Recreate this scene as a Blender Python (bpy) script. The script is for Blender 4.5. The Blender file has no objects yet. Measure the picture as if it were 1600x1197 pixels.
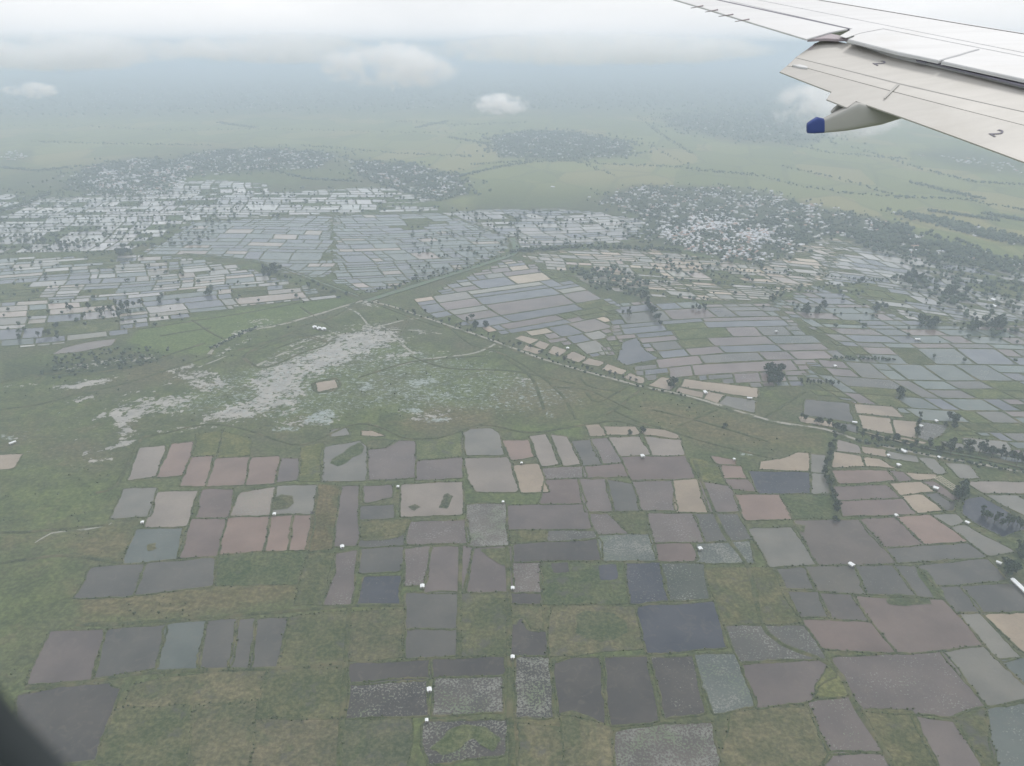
import bpy, math, random
import numpy as np
from mathutils import Vector, Matrix, Euler

random.seed(7)
RNG = np.random.default_rng(11)
scene = bpy.context.scene
COL = scene.collection
R = math.radians

# ------------------------------------------------------------------ camera
CAM_H = 500.0                 # flying height over the plain, metres
PITCH = R(23.8)
FPX = 1200.0                  # focal length in pixels of a 1600 px wide frame
cam_data = bpy.data.cameras.new('camera')
cam = bpy.data.objects.new('camera', cam_data)
COL.objects.link(cam)
cam.location = (0, 0, CAM_H)
cam.rotation_euler = (math.pi / 2 - PITCH, 0, 0)
cam_data.sensor_fit = 'HORIZONTAL'
cam_data.sensor_width = 36.0
cam_data.lens = 36.0 * FPX / 1600.0
cam_data.clip_start = 0.01
cam_data.clip_end = 90000.0
cam_data.dof.use_dof = True          # a phone lens: 2.4 mm aperture, focused far away
cam_data.dof.focus_distance = 900.0
cam_data.dof.aperture_fstop = 9.5
scene.camera = cam

# ------------------------------------------------------------------ sky, sun, exposure
SUN_EL, SUN_AZ = R(56), R(40)        # azimuth measured from +Y towards +X
world = bpy.data.worlds.new('World')
scene.world = world
world.use_nodes = True
wn = world.node_tree
wn.nodes.clear()
def wnode(t, **kw):
    n = wn.nodes.new(t)
    for k, v in kw.items():
        setattr(n, k, v)
    return n
w_out = wnode('ShaderNodeOutputWorld')
w_bg = wnode('ShaderNodeBackground')
w_bg.inputs['Strength'].default_value = 0.1
w_sky = wnode('ShaderNodeTexSky', sky_type='NISHITA', sun_disc=False)
w_sky.sun_elevation = SUN_EL
w_sky.sun_rotation = SUN_AZ
w_sky.dust_density = 3.0
w_tc = wnode('ShaderNodeTexCoord')
w_map = wnode('ShaderNodeMapping')
w_map.inputs['Scale'].default_value = (1.0, 1.0, 3.2)
w_noise = wnode('ShaderNodeTexNoise')
w_noise.inputs['Scale'].default_value = 3.0
w_noise.inputs['Detail'].default_value = 6.0
w_noise.inputs['Roughness'].default_value = 0.55
w_ramp = wnode('ShaderNodeValToRGB')
w_ramp.color_ramp.elements[0].position = 0.25
w_ramp.color_ramp.elements[0].color = (8.4, 8.6, 8.9, 1)
w_ramp.color_ramp.elements[1].position = 0.75
w_ramp.color_ramp.elements[1].color = (10.4, 10.4, 10.5, 1)
w_mix = wnode('ShaderNodeMixRGB')
w_mix.inputs['Fac'].default_value = 0.9       # thick overcast over a little blue
L = wn.links.new
L(w_tc.outputs['Generated'], w_map.inputs['Vector'])
L(w_map.outputs['Vector'], w_noise.inputs['Vector'])
L(w_noise.outputs['Fac'], w_ramp.inputs['Fac'])
L(w_sky.outputs['Color'], w_mix.inputs[1])
L(w_ramp.outputs['Color'], w_mix.inputs[2])
L(w_mix.outputs['Color'], w_bg.inputs['Color'])
L(w_bg.outputs['Background'], w_out.inputs['Surface'])

sun_data = bpy.data.lights.new('sun', 'SUN')
sun_data.energy = 1.1
sun_data.angle = R(14)
sun_data.color = (1.0, 0.96, 0.9)
sun = bpy.data.objects.new('sun', sun_data)
COL.objects.link(sun)
sd = Vector((math.sin(SUN_AZ) * math.cos(SUN_EL), math.cos(SUN_AZ) * math.cos(SUN_EL), math.sin(SUN_EL)))
sun.rotation_euler = sd.to_track_quat('Z', 'Y').to_euler()

vs = scene.view_settings
vs.view_transform = 'Standard'
vs.look = 'None'
vs.exposure = 0.19
vs.gamma = 1.0
vs.use_curve_mapping = False
cy = scene.cycles
cy.max_bounces = 10
cy.diffuse_bounces = 2
cy.glossy_bounces = 2
cy.transmission_bounces = 2
cy.volume_bounces = 8
cy.transparent_max_bounces = 8
cy.use_denoising = True
cy.sample_clamp_indirect = 4.0

# ------------------------------------------------------------------ survey helpers
# Positions on the plain were read off as bearings (x, y) and are turned into metres here.
CT, ST = math.cos(PITCH), math.sin(PITCH)
def gnd(p, z=0.0):
    """bearing (x, y) -> point on the plain at height z, in metres (array in, array out)"""
    p = np.asarray(p, float)
    u = (p[..., 0] - 800.0) / FPX
    v = (598.5 - p[..., 1]) / FPX
    dz = -ST + v * CT
    t = (CAM_H - z) / np.maximum(-dz, 1e-4)
    return np.stack([u * t, (CT + v * ST) * t], -1)
def bearing(P):
    P = np.asarray(P, float)
    X, Y = P[..., 0], P[..., 1]
    Z = np.full_like(X, -CAM_H)
    dep = Y * CT - Z * ST
    up = Y * ST + Z * CT
    dep_s = np.where(dep > 1.0, dep, 1.0)
    return np.stack([800 + FPX * X / dep_s, 598.5 - FPX * up / dep_s], -1)
def inside(pts, poly):
    """even-odd test, pts (n,2), poly (m,2)"""
    pts = np.asarray(pts, float); poly = np.asarray(poly, float)
    x, y = pts[:, 0], pts[:, 1]
    r = np.zeros(len(pts), bool)
    j = len(poly) - 1
    for i in range(len(poly)):
        xi, yi = poly[i]; xj, yj = poly[j]
        if yi != yj:
            c = ((yi > y) != (yj > y)) & (x < (xj - xi) * (y - yi) / (yj - yi) + xi)
            r ^= c
        j = i
    return r
def poly_dist(pts, poly):
    """distance to the outline of poly"""
    pts = np.asarray(pts, float); poly = np.asarray(poly, float)
    d = np.full(len(pts), 1e9)
    for i in range(len(poly)):
        a, b = poly[i - 1], poly[i]
        ab = b - a
        t = np.clip(((pts - a) @ ab) / max(ab @ ab, 1e-9), 0, 1)
        d = np.minimum(d, np.hypot(*(pts - a - t[:, None] * ab).T))
    return d

# ------------------------------------------------------------------ object helpers
def mesh_from(name, verts, faces, mats=(), smooth=False, mat_idx=None):
    me = bpy.data.meshes.new(name)
    me.from_pydata([tuple(map(float, v)) for v in verts], [], [tuple(map(int, f)) for f in faces])
    for m in mats:
        me.materials.append(m)
    if smooth:
        me.polygons.foreach_set('use_smooth', [True] * len(me.polygons))
    if mat_idx is not None:
        me.polygons.foreach_set('material_index', list(map(int, mat_idx)))
    me.update()
    return me
def mesh_np(name, verts, faces, mats=(), smooth=False, mat_idx=None):
    """fast mesh of equal-sized faces from arrays; faces (n,k)"""
    verts = np.asarray(verts, np.float32); faces = np.asarray(faces, np.int32)
    n, k = faces.shape
    me = bpy.data.meshes.new(name)
    me.vertices.add(len(verts)); me.vertices.foreach_set('co', verts.ravel())
    me.loops.add(n * k); me.loops.foreach_set('vertex_index', faces.ravel())
    me.polygons.add(n)
    me.polygons.foreach_set('loop_start', np.arange(0, n * k, k, dtype=np.int32))
    try:
        me.polygons.foreach_set('loop_total', np.full(n, k, np.int32))
    except Exception:
        pass
    if smooth:
        me.polygons.foreach_set('use_smooth', np.ones(n, bool))
    if mat_idx is not None:
        me.polygons.foreach_set('material_index', np.asarray(mat_idx, np.int32))
    for m in mats:
        me.materials.append(m)
    me.update(calc_edges=True)
    me.validate()
    return me
def obj(name, me, parent=None, loc=None, rot=None):
    o = bpy.data.objects.new(name, me)
    COL.objects.link(o)
    if parent is not None:
        o.parent = parent
    if loc is not None:
        o.location = loc
    if rot is not None:
        o.rotation_euler = rot
    return o
def tag(o, label=None, cat=None, group=None, kind=None):
    if label: o['label'] = label
    if cat: o['category'] = cat
    if group: o['group'] = group
    if kind: o['kind'] = kind
    return o
def set_col(me, name, arr):
    """point colour attribute; arr (4,) or (n,4)"""
    n = len(me.vertices)
    a = me.attributes.new(name, 'FLOAT_COLOR', 'POINT')
    arr = np.asarray(arr, np.float32)
    if arr.ndim == 1:
        arr = np.tile(arr, (n, 1))
    a.data.foreach_set('color', arr.ravel())

# ------------------------------------------------------------------ materials
class NT:
    def __init__(self, name):
        self.m = bpy.data.materials.new(name)
        self.m.use_nodes = True
        self.t = self.m.node_tree
        self.t.nodes.clear()
        self.out = self.t.nodes.new('ShaderNodeOutputMaterial')
        self.geo = None
    def n(self, t, ins=None, **kw):
        nd = self.t.nodes.new(t)
        for k, v in kw.items():
            setattr(nd, k, v)
        for k, v in (ins or {}).items():
            self.set(nd.inputs[k], v)
        return nd
    def set(self, sock, v):
        if isinstance(v, bpy.types.NodeSocket):
            self.t.links.new(v, sock)
        else:
            if sock.type == 'RGBA' and len(v) == 3:
                v = (*v, 1)
            sock.default_value = v
    def pos(self):
        if self.geo is None:
            self.geo = self.n('ShaderNodeNewGeometry')
        return self.geo.outputs['Position']
    def noise(self, scale, detail=4, rough=0.55, vec=None, stretch=None, dist=0.0):
        v = vec if vec is not None else self.pos()
        if stretch:
            mp = self.n('ShaderNodeMapping', {'Vector': v})
            mp.inputs['Scale'].default_value = stretch[:3]
            if len(stretch) > 3:
                mp.inputs['Rotation'].default_value = (0, 0, stretch[3])
            v = mp.outputs[0]
        return self.n('ShaderNodeTexNoise', {'Vector': v, 'Scale': scale, 'Detail': detail, 'Roughness': rough, 'Distortion': dist}).outputs['Fac']
    def math(self, op, a, b=0.0, clamp=False):
        nd = self.n('ShaderNodeMath', operation=op, use_clamp=clamp)
        self.set(nd.inputs[0], a); self.set(nd.inputs[1], b)
        return nd.outputs[0]
    def step(self, x, lo, hi):
        nd = self.n('ShaderNodeMapRange', {'Value': x, 'From Min': lo, 'From Max': hi}, interpolation_type='SMOOTHSTEP')
        return nd.outputs[0]
    def mix(self, f, a, b, blend='MIX'):
        nd = self.n('ShaderNodeMixRGB', blend_type=blend)
        self.set(nd.inputs[0], f); self.set(nd.inputs[1], a); self.set(nd.inputs[2], b)
        return nd.outputs[0]
    def attr(self, name):
        return self.n('ShaderNodeAttribute', attribute_name=name)
    def sep(self, c):
        return self.n('ShaderNodeSeparateColor', {'Color': c}).outputs
    def bump(self, h, strength, dist):
        return self.n('ShaderNodeBump', {'Height': h, 'Strength': strength, 'Distance': dist}).outputs[0]
    def bsdf(self, **ins):
        b = self.n('ShaderNodeBsdfPrincipled')
        for k, v in ins.items():
            self.set(b.inputs[k.replace('_', ' ')], v)
        self.t.links.new(b.outputs[0], self.out.inputs['Surface'])
        return self.m

def ground_material():
    g = NT('ground_cover')
    mk = g.attr('mask')
    wet, dry, lush = g.sep(mk.outputs['Color'])[:3]
    dark = mk.outputs['Alpha']
    m2 = g.attr('mask_more')
    plots, shrub, glint = g.sep(m2.outputs['Color'])[:3]
    n_big = g.noise(1 / 140, 5, 0.6)
    n_mid = g.noise(1 / 28, 6, 0.65)
    n_fine = g.noise(1 / 5.0, 5, 0.7)
    n_str = g.noise(1 / 22, 5, 0.65, stretch=(1.0, 2.6, 1.0, R(-12)), dist=0.6)
    base = g.mix(g.step(n_mid, 0.3, 0.7), (0.058, 0.080, 0.025), (0.150, 0.182, 0.060))
    base = g.mix(g.step(n_big, 0.35, 0.68), base, (0.112, 0.110, 0.060))
    n_pat = g.noise(1 / 60, 5, 0.7, dist=1.2)
    base = g.mix(g.math('MULTIPLY', g.step(n_pat, 0.5, 0.62), 0.6), base, (0.060, 0.082, 0.030))
    base = g.mix(g.math('MULTIPLY', g.step(n_pat, 0.44, 0.36), 0.5), base, (0.150, 0.125, 0.066))
    lsh = g.mix(g.step(n_mid, 0.3, 0.7), (0.095, 0.140, 0.036), (0.155, 0.200, 0.060))
    base = g.mix(g.step(g.math('ADD', lush, g.math('MULTIPLY', g.math('SUBTRACT', n_mid, 0.5), 0.7)), 0.15, 0.85), base, lsh)
    dryc = g.mix(g.step(n_str, 0.32, 0.68), (0.118, 0.092, 0.044), (0.200, 0.165, 0.084))
    base = g.mix(g.step(g.math('ADD', dry, g.math('MULTIPLY', g.math('SUBTRACT', n_str, 0.5), 0.9)), 0.15, 0.95), base, dryc)
    # plots of the far plain
    mp = g.n('ShaderNodeMapping', {'Vector': g.pos()})
    mp.inputs['Rotation'].default_value = (0, 0, R(24))
    mp.inputs['Scale'].default_value = (1 / 230, 1 / 420, 0)
    vor = g.n('ShaderNodeTexVoronoi', {'Vector': mp.outputs[0], 'Scale': 1.0, 'Randomness': 0.75}, distance='CHEBYCHEV')
    vr = g.sep(vor.outputs['Color'])
    pc = g.mix(vr[0], (0.205, 0.235, 0.072), (0.300, 0.315, 0.110))
    pc = g.mix(g.step(vr[1], 0.6, 0.9), pc, (0.370, 0.330, 0.135))
    ed = g.n('ShaderNodeTexVoronoi', {'Vector': mp.outputs[0], 'Scale': 1.0, 'Randomness': 0.75}, feature='DISTANCE_TO_EDGE')
    pc = g.mix(g.math('MULTIPLY', g.step(ed.outputs['Distance'], 0.05, 0.01), 0.35), pc, (0.085, 0.105, 0.052))
    base = g.mix(g.math('MULTIPLY', plots, 0.85), base, pc)
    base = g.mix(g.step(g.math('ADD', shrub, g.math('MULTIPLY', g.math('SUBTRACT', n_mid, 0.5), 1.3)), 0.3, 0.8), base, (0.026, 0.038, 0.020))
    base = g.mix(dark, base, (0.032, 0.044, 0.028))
    base = g.mix(g.step(n_fine, 0.38, 0.68), g.mix(0.45, base, (0.018, 0.026, 0.012)), g.mix(0.16, base, (0.26, 0.27, 0.15)))
    # standing mud water
    n_lake = g.noise(1 / 34, 6, 0.62, stretch=(1.0, 1.25, 1.0, R(-15)), dist=0.9)
    n_brk = g.noise(1 / 9, 5, 0.68, dist=0.4)
    wsum = g.math('ADD', wet, g.math('MULTIPLY', g.math('SUBTRACT', n_lake, 0.5), 1.3))
    wsum = g.math('ADD', wsum, g.math('MULTIPLY', g.math('SUBTRACT', n_brk, 0.5), 2.0))
    wsum = g.math('ADD', wsum, g.math('MULTIPLY', g.math('SUBTRACT', n_fine, 0.5), 0.35))
    wf = g.math('MULTIPLY', g.step(wsum, 0.45, 0.62), g.step(wet, 0.02, 0.12))
    mud = g.mix(g.step(n_mid, 0.35, 0.65), (0.22, 0.21, 0.185), (0.34, 0.315, 0.275))
    col = g.mix(wf, base, mud)
    # sky glint on shallow water between plants, painted in as pale colour
    gsum = g.math('ADD', glint, g.math('MULTIPLY', g.math('SUBTRACT', g.noise(1 / 8.0, 6, 0.78, stretch=(1, 1.3, 1, R(10)), dist=0.7), 0.5), 1.6))
    gf = g.math('MULTIPLY', g.step(gsum, 0.54, 0.70), g.step(glint, 0.02, 0.15))
    col = g.mix(gf, col, (0.30, 0.335, 0.32))
    rough = g.math('SUBTRACT', 0.95, g.math('MULTIPLY', wf, 0.62))
    return g.bsdf(Base_Color=col, Roughness=rough, Specular_IOR_Level=g.math('ADD', 0.08, g.math('MULTIPLY', wf, 0.4)),
                  Normal=g.bump(g.math('MULTIPLY', n_fine, g.math('SUBTRACT', 1.0, wf)), 0.7, 0.9))

def water_material():
    g = NT('flooded_field')
    a = g.attr('tint')
    tint, veg = a.outputs['Color'], a.outputs['Alpha']
    n1 = g.noise(1 / 45, 4, 0.5)
    n2 = g.noise(1 / 2.0, 3, 0.65)
    n3 = g.noise(1 / 22, 5, 0.65)
    n4 = g.noise(1 / 5.5, 4, 0.7, stretch=(1, 1.8, 1, 0.2))
    col = g.mix(g.step(n1, 0.25, 0.75), g.mix(0.26, tint, (0.03, 0.035, 0.04)), g.mix(0.08, tint, (0.42, 0.38, 0.33)))
    col = g.mix(g.math('MULTIPLY', g.step(g.noise(1 / 14, 6, 0.7, dist=1.5), 0.50, 0.72), 0.30), col, (0.16, 0.135, 0.105))
    col = g.mix(g.math('MULTIPLY', g.step(g.noise(1 / 3.0, 4, 0.75), 0.45, 0.75), 0.16), col, (0.05, 0.055, 0.045))
    # emergent weed: patches of fine speckle
    s = g.math('ADD', g.math('MULTIPLY', n2, 0.72), g.math('MULTIPLY', n3, 0.28))
    th = g.math('SUBTRACT', 0.70, g.math('MULTIPLY', veg, 0.34))
    f1 = g.step(g.math('SUBTRACT', s, th), 0.0, 0.05)
    f1 = g.math('MULTIPLY', f1, g.step(veg, 0.02, 0.10))
    weed = g.mix(g.step(n3, 0.4, 0.62), (0.125, 0.130, 0.105), (0.195, 0.195, 0.170))
    weed = g.mix(g.step(g.noise(1 / 35, 3, 0.5), 0.5, 0.7), weed, (0.12, 0.15, 0.085))
    col = g.mix(f1, col, weed)
    f2 = g.math('MULTIPLY', g.step(g.math('SUBTRACT', n4, g.math('SUBTRACT', 0.83, g.math('MULTIPLY', veg, 0.26))), 0.0, 0.04), g.step(veg, 0.1, 0.3))
    col = g.mix(f2, col, (0.055, 0.068, 0.04))
    f = g.math('MAXIMUM', f1, f2)
    rough = g.math('ADD', 0.12, g.math('MULTIPLY', f, 0.7))
    return g.bsdf(Base_Color=col, Roughness=rough, IOR=1.33, Normal=g.bump(g.noise(1 / 1.5, 2, 0.5), 0.04, 0.1))

def crop_material():
    g = NT('grassy_field')
    a = g.attr('tint')
    tint, amt = a.outputs['Color'], a.outputs['Alpha']
    n1 = g.noise(1 / 30, 6, 0.65)
    n2 = g.noise(1 / 4, 5, 0.7)
    n3 = g.noise(1 / 14, 6, 0.7, dist=1.2)
    col = g.mix(g.step(n1, 0.38, 0.62), g.mix(0.50, tint, (0.045, 0.065, 0.022)), g.mix(0.30, tint, (0.26, 0.22, 0.12)))
    col = g.mix(g.math('MULTIPLY', g.step(g.noise(1 / 55, 4, 0.6, dist=1.5), 0.52, 0.60), 0.55), col, (0.070, 0.092, 0.036))
    col = g.mix(g.step(n3, 0.45, 0.75), col, g.mix(0.5, tint, (0.045, 0.06, 0.028)))
    col = g.mix(g.step(n2, 0.36, 0.7), g.mix(0.45, col, (0.02, 0.03, 0.012)), g.mix(0.14, col, (0.36, 0.34, 0.2)))
    wf = g.math('MULTIPLY', g.step(g.math('ADD', g.noise(1 / 20, 6, 0.72), g.math('MULTIPLY', amt, 0.35)), 0.66, 0.80), g.step(amt, 0.01, 0.1))
    col = g.mix(g.math('MULTIPLY', wf, 0.8), col, (0.085, 0.082, 0.072))
    return g.bsdf(Base_Color=col, Roughness=0.95, Specular_IOR_Level=0.05, Normal=g.bump(n2, 0.8, 1.0))

def bank_material():
    g = NT('grassy_bank')
    n = g.noise(1 / 9, 5, 0.7)
    n2 = g.noise(1 / 2.2, 4, 0.7)
    col = g.mix(g.step(n, 0.3, 0.72), (0.034, 0.046, 0.020), (0.095, 0.108, 0.044))
    col = g.mix(g.step(g.noise(1 / 30, 3, 0.6), 0.48, 0.66), col, (0.130, 0.118, 0.062))
    col = g.mix(g.step(n2, 0.45, 0.75), col, (0.135, 0.130, 0.075))
    return g.bsdf(Base_Color=col, Roughness=0.95, Specular_IOR_Level=0.05, Normal=g.bump(n2, 0.6, 0.5))

def dirt_material(name, c1, c2, green=0.45):
    g = NT(name)
    n = g.noise(1 / 7, 5, 0.7)
    n2 = g.noise(1 / 24, 4, 0.6)
    col = g.mix(g.step(n, 0.3, 0.7), c1, c2)
    col = g.mix(g.step(n2, 1 - green, 1.08 - green), col, (0.09, 0.10, 0.05))
    return g.bsdf(Base_Color=col, Roughness=0.9, Specular_IOR_Level=0.1)

def canal_material():
    g = NT('canal_water')
    n = g.noise(1 / 14, 5, 0.65)
    col = g.mix(g.step(n, 0.42, 0.58), (0.10, 0.115, 0.085), (0.075, 0.13, 0.045))
    return g.bsdf(Base_Color=col, Roughness=g.math('ADD', 0.15, g.math('MULTIPLY', n, 0.8)), IOR=1.33)

def leaf_material(name, c1, c2):
    g = NT(name)
    oi = g.n('ShaderNodeObjectInfo')
    n = g.noise(1 / 2.4, 3, 0.6)
    n2 = g.noise(1 / 40, 2, 0.5)
    col = g.mix(g.step(n, 0.3, 0.7), c1, c2)
    col = g.mix(g.math('MULTIPLY', g.step(n2, 0.4, 0.7), 0.5), col, (0.075, 0.085, 0.04))
    hs = g.n('ShaderNodeHueSaturation', {'Color': col, 'Value': g.math('ADD', 0.75, g.math('MULTIPLY', oi.outputs['Random'], 0.5))})
    return g.bsdf(Base_Color=hs.outputs[0], Roughness=0.8, Specular_IOR_Level=0.15)

def plain(name, c, rough=0.7, var=0.12, scale=1.5, metal=0.0, spec=0.3):
    g = NT(name)
    n = g.noise(scale, 5, 0.65)
    col = g.mix(g.step(n, 0.25, 0.75), tuple(x * (1 - var) for x in c), tuple(min(1, x * (1 + var)) for x in c))
    return g.bsdf(Base_Color=col, Roughness=rough, Metallic=metal, Specular_IOR_Level=spec)

M_ground = ground_material()
M_water = water_material()
M_crop = crop_material()
M_bank = bank_material()
M_road = dirt_material('pale_dirt', (0.24, 0.225, 0.19), (0.36, 0.335, 0.285), 0.47)
M_track = dirt_material('worn_track', (0.24, 0.235, 0.20), (0.36, 0.345, 0.30), 0.5)
M_canal = canal_material()
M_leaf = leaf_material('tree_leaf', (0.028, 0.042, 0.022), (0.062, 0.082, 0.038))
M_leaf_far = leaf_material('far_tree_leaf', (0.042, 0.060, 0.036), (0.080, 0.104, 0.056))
M_tuft = leaf_material('grass_tuft', (0.050, 0.070, 0.026), (0.120, 0.130, 0.058))
M_bark = plain('bark', (0.10, 0.08, 0.06), 0.9, 0.3)
M_roof_w = plain('white_sheet_roof', (0.78, 0.79, 0.80), 0.5, 0.06, 0.3)
M_roof_g = plain('grey_sheet_roof', (0.42, 0.43, 0.46), 0.5, 0.12, 0.3)
M_roof_r = plain('rusty_sheet_roof', (0.36, 0.22, 0.17), 0.7, 0.2, 0.3)
M_roof_v = plain('dull_sheet_roof', (0.56, 0.56, 0.57), 0.55, 0.18, 0.2)
M_wall = plain('plaster_wall', (0.52, 0.49, 0.44), 0.85, 0.12, 0.5)
M_wood = plain('weathered_wood', (0.16, 0.13, 0.10), 0.85, 0.25, 2.0)

# ------------------------------------------------------------------ ground sheet
def build_ground():
    fine = np.radians(np.arange(-48, 48.01, 0.2))
    coarse = np.radians(np.arange(54, 306.1, 6.0))
    ang = np.concatenate([fine, coarse])
    rr = [1.0, 100.0, 200.0, 300.0]
    r = 330.0
    while r < 7000:
        rr.append(r); r *= 1.0042
    while r < 30000:
        rr.append(r); r *= 1.045
    rr.append(30000.0)
    rr = np.array(rr)
    A, RR = np.meshgrid(ang, rr)
    P = np.stack([np.sin(A) * RR, np.cos(A) * RR], -1).reshape(-1, 2)
    na, nr = len(ang), len(rr)
    i = np.arange(nr - 1)[:, None]; j = np.arange(na)[None, :]
    j2 = (j + 1) % na
    F = np.stack([i * na + j, (i + 1) * na + j, (i + 1) * na + j2, i * na + j2], -1).reshape(-1, 4)[:, ::-1]
    V = np.concatenate([P, np.zeros((len(P), 1))], 1)
    me = mesh_np('ground', V, F, [M_ground])
    # land cover masks
    B = bearing(P)
    front = P[:, 1] > 50
    mk = {k: np.zeros(len(P)) for k in ('wet', 'dry', 'lush', 'dark', 'plots', 'shrub', 'glint')}
    def paint(k, poly, val, feather=8.0, op='max'):
        poly = np.asarray(poly, float)
        lo, hi = poly.min(0) - feather, poly.max(0) + feather
        s = np.where(front & (B[:, 0] > lo[0]) & (B[:, 0] < hi[0]) & (B[:, 1] > lo[1]) & (B[:, 1] < hi[1]))[0]
        if not len(s):
            return
        q = B[s]
        d = poly_dist(q, poly)
        sd_ = np.where(inside(q, poly), d, -d)
        w = np.clip(sd_ / feather * 0.5 + 0.5, 0, 1) * val
        mk[k][s] = np.maximum(mk[k][s], w) if op == 'max' else mk[k][s] * (1 - np.clip(sd_ / feather * 0.5 + 0.5, 0, 1)) + w
    W = [([(540,515),(575,505),(612,508),(640,530),(600,548),(560,566),(505,585),(470,600),(440,628),(410,648),(375,662),(310,660),(300,652),(345,638),(398,615),(378,592),(410,572),(455,552),(505,532)], .68, 14),
         ([(268,583),(300,574),(338,574),(352,592),(366,606),(330,616),(300,612),(290,600)], .58, 10),
         ([(255,578),(300,568),(312,573),(270,585)], .5, 4), ([(250,598),(268,590),(272,600),(256,602)], .55, 4),
         ([(166,645),(185,628),(235,620),(300,617),(315,627),(262,640),(225,652),(205,665),(220,680),(190,682),(176,668)], .66, 9),
         ([(128,708),(160,700),(195,688),(222,682),(216,690),(180,702),(130,712)], .66, 4),
         ([(80,604),(110,598),(165,590),(205,585),(165,598),(118,610),(84,610)], .68, 4),
         ([(130,719),(180,714),(176,720),(134,723)], .66, 3), ([(118,622),(150,614),(148,624),(92,632)], .55, 3),
         ([(185,612),(240,606),(245,612),(190,620)], .5, 4), ([(185,556),(238,552),(245,560),(190,566)], .5, 4),
         ([(0,650),(60,700),(20,685)], .3, 6),
         ([(220,680),(270,668),(330,662),(320,668),(250,680)], .55, 4), ([(150,650),(165,640),(168,652),(112,668)], .6, 3),
         ([(330,645),(370,632),(400,640),(395,655),(345,656)], .7, 5),
         ([(380,590),(420,575),(440,580),(430,610),(400,622)], .58, 8),
         ([(605,555),(650,548),(640,560),(612,566)], .45, 4), ([(640,512),(690,518),(660,526),(650,522)], .5, 4),
         ([(745,560),(770,545),(790,540),(770,555)], .4, 4), ([(180,675),(195,665),(205,690),(185,690)], .5, 5),
         ([(560,470),(590,468),(590,480),(560,478)], .6, 4), ([(100,690),(140,682),(130,690),(95,694)], .45, 4),
         ([(370,500),(450,490),(440,502),(360,520)], .38, 6), ([(440,535),(550,505),(560,520),(450,545)], .48, 6),
         ([(500,545),(560,525),(570,545),(520,556)], .72, 6), ([(400,600),(470,575),(500,590),(470,640),(420,650),(370,640)], .58, 14), ([(360,520),(400,508),(440,505),(400,516),(365,528)], .6, 4),
         ([(330,560),(350,545),(400,520),(405,523),(360,548),(340,562)], .5, 4), ([(240,640),(300,630),(320,640),(260,655)], .45, 8), ([(430,655),(520,640),(540,655),(500,672),(430,672)], .45, 10), ([(0,600),(60,596),(60,604),(0,610)], .4, 5),
         ([(90,572),(190,555),(240,560),(170,575),(100,584)], .42, 6), ([(560,560),(640,545),(700,548),(640,560),(580,575)], .42, 6), ([(780,575),(830,590),(820,600),(770,588)], .4, 6), ([(620,640),(700,625),(760,640),(700,662),(630,664)], .40, 12)]
    for p, v, f in W:
        paint('wet', p, v, f)
    for p, v, f in [([(330,570),(420,540),(560,500),(760,545),(900,590),(960,640),(820,665),(600,660),(430,680),(250,665),(180,650)], .51, 30), ([(0,640),(200,590),(260,640),(180,760),(0,780)], .38, 30), ([(60,920),(300,940),(420,1100),(100,1150)], .3, 30), ([(560,585),(620,578),(700,590),(760,605),(745,635),(690,655),(600,640),(560,620)], .56, 26),
                    ([(620,590),(680,585),(700,600),(640,612)], .72, 10), ([(560,590),(580,590),(590,610),(550,625)], .66, 10),
                    ([(660,650),(700,650),(705,662),(665,662)], .7, 6), ([(640,630),(680,640),(655,652),(600,642)], .66, 8),
                    ([(465,650),(510,630),(535,645),(520,668),(470,668)], .68, 10), ([(420,662),(480,660),(470,680),(420,678)], .60, 8),
                    ([(700,600),(760,600),(740,620),(700,615)], .6, 9), ([(850,640),(870,640),(868,655),(848,655)], .6, 6),
                    ([(400,500),(470,478),(520,480),(500,500),(420,520)], .42, 10), ([(0,675),(30,680),(20,690),(0,690)], .6, 4),
                    ([(1150,705),(1175,702),(1180,715),(1155,715)], .6, 4), ([(410,545),(440,535),(470,540),(430,560)], .45, 6)]:
        paint('glint', p, v, f)
    for p, v, f in [([(1000,612),(1190,655),(1295,680),(1285,705),(1100,700),(1000,660),(985,640)], .50, 20),
                    ([(790,580),(900,575),(1000,605),(985,640),(940,650),(830,660),(760,640)], .36, 30),
                    ([(100,915),(215,905),(350,910),(480,880),(470,940),(300,968),(130,975)], .55, 20),
                    ([(150,820),(215,815),(205,880),(130,880),(80,850)], .45, 20), ([(480,770),(530,765),(515,855),(480,858)], .6, 8),
                    ([(140,1090),(420,1045),(540,1040),(540,1197),(140,1197)], .42, 25), ([(0,835),(120,830),(110,845),(0,860)], .35, 10),
                    ([(540,1030),(640,1025),(640,940),(460,950),(440,1040)], .40, 20), ([(790,1120),(960,1130),(970,1197),(810,1197)], .6, 12),
                    ([(1140,1110),(1270,1100),(1300,1197),(1120,1197)], .6, 12), ([(720,930),(860,930),(860,1030),(720,1030)], .5, 14),
                    ([(300,600),(340,595),(345,605),(310,612)], .5, 6), ([(170,570),(260,560),(300,600),(200,600)], .3, 12),
                    ([(40,640),(200,720),(150,760),(0,700)], .15, 20), ([(680,625),(780,640),(770,670),(640,680),(600,660)], .4, 14),
                    ([(0,180),(1600,160),(1600,390),(1250,330),(900,330),(740,330),(0,250)], .22, 20)]:
        paint('dry', p, min(.85, v + .22), f)
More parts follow.
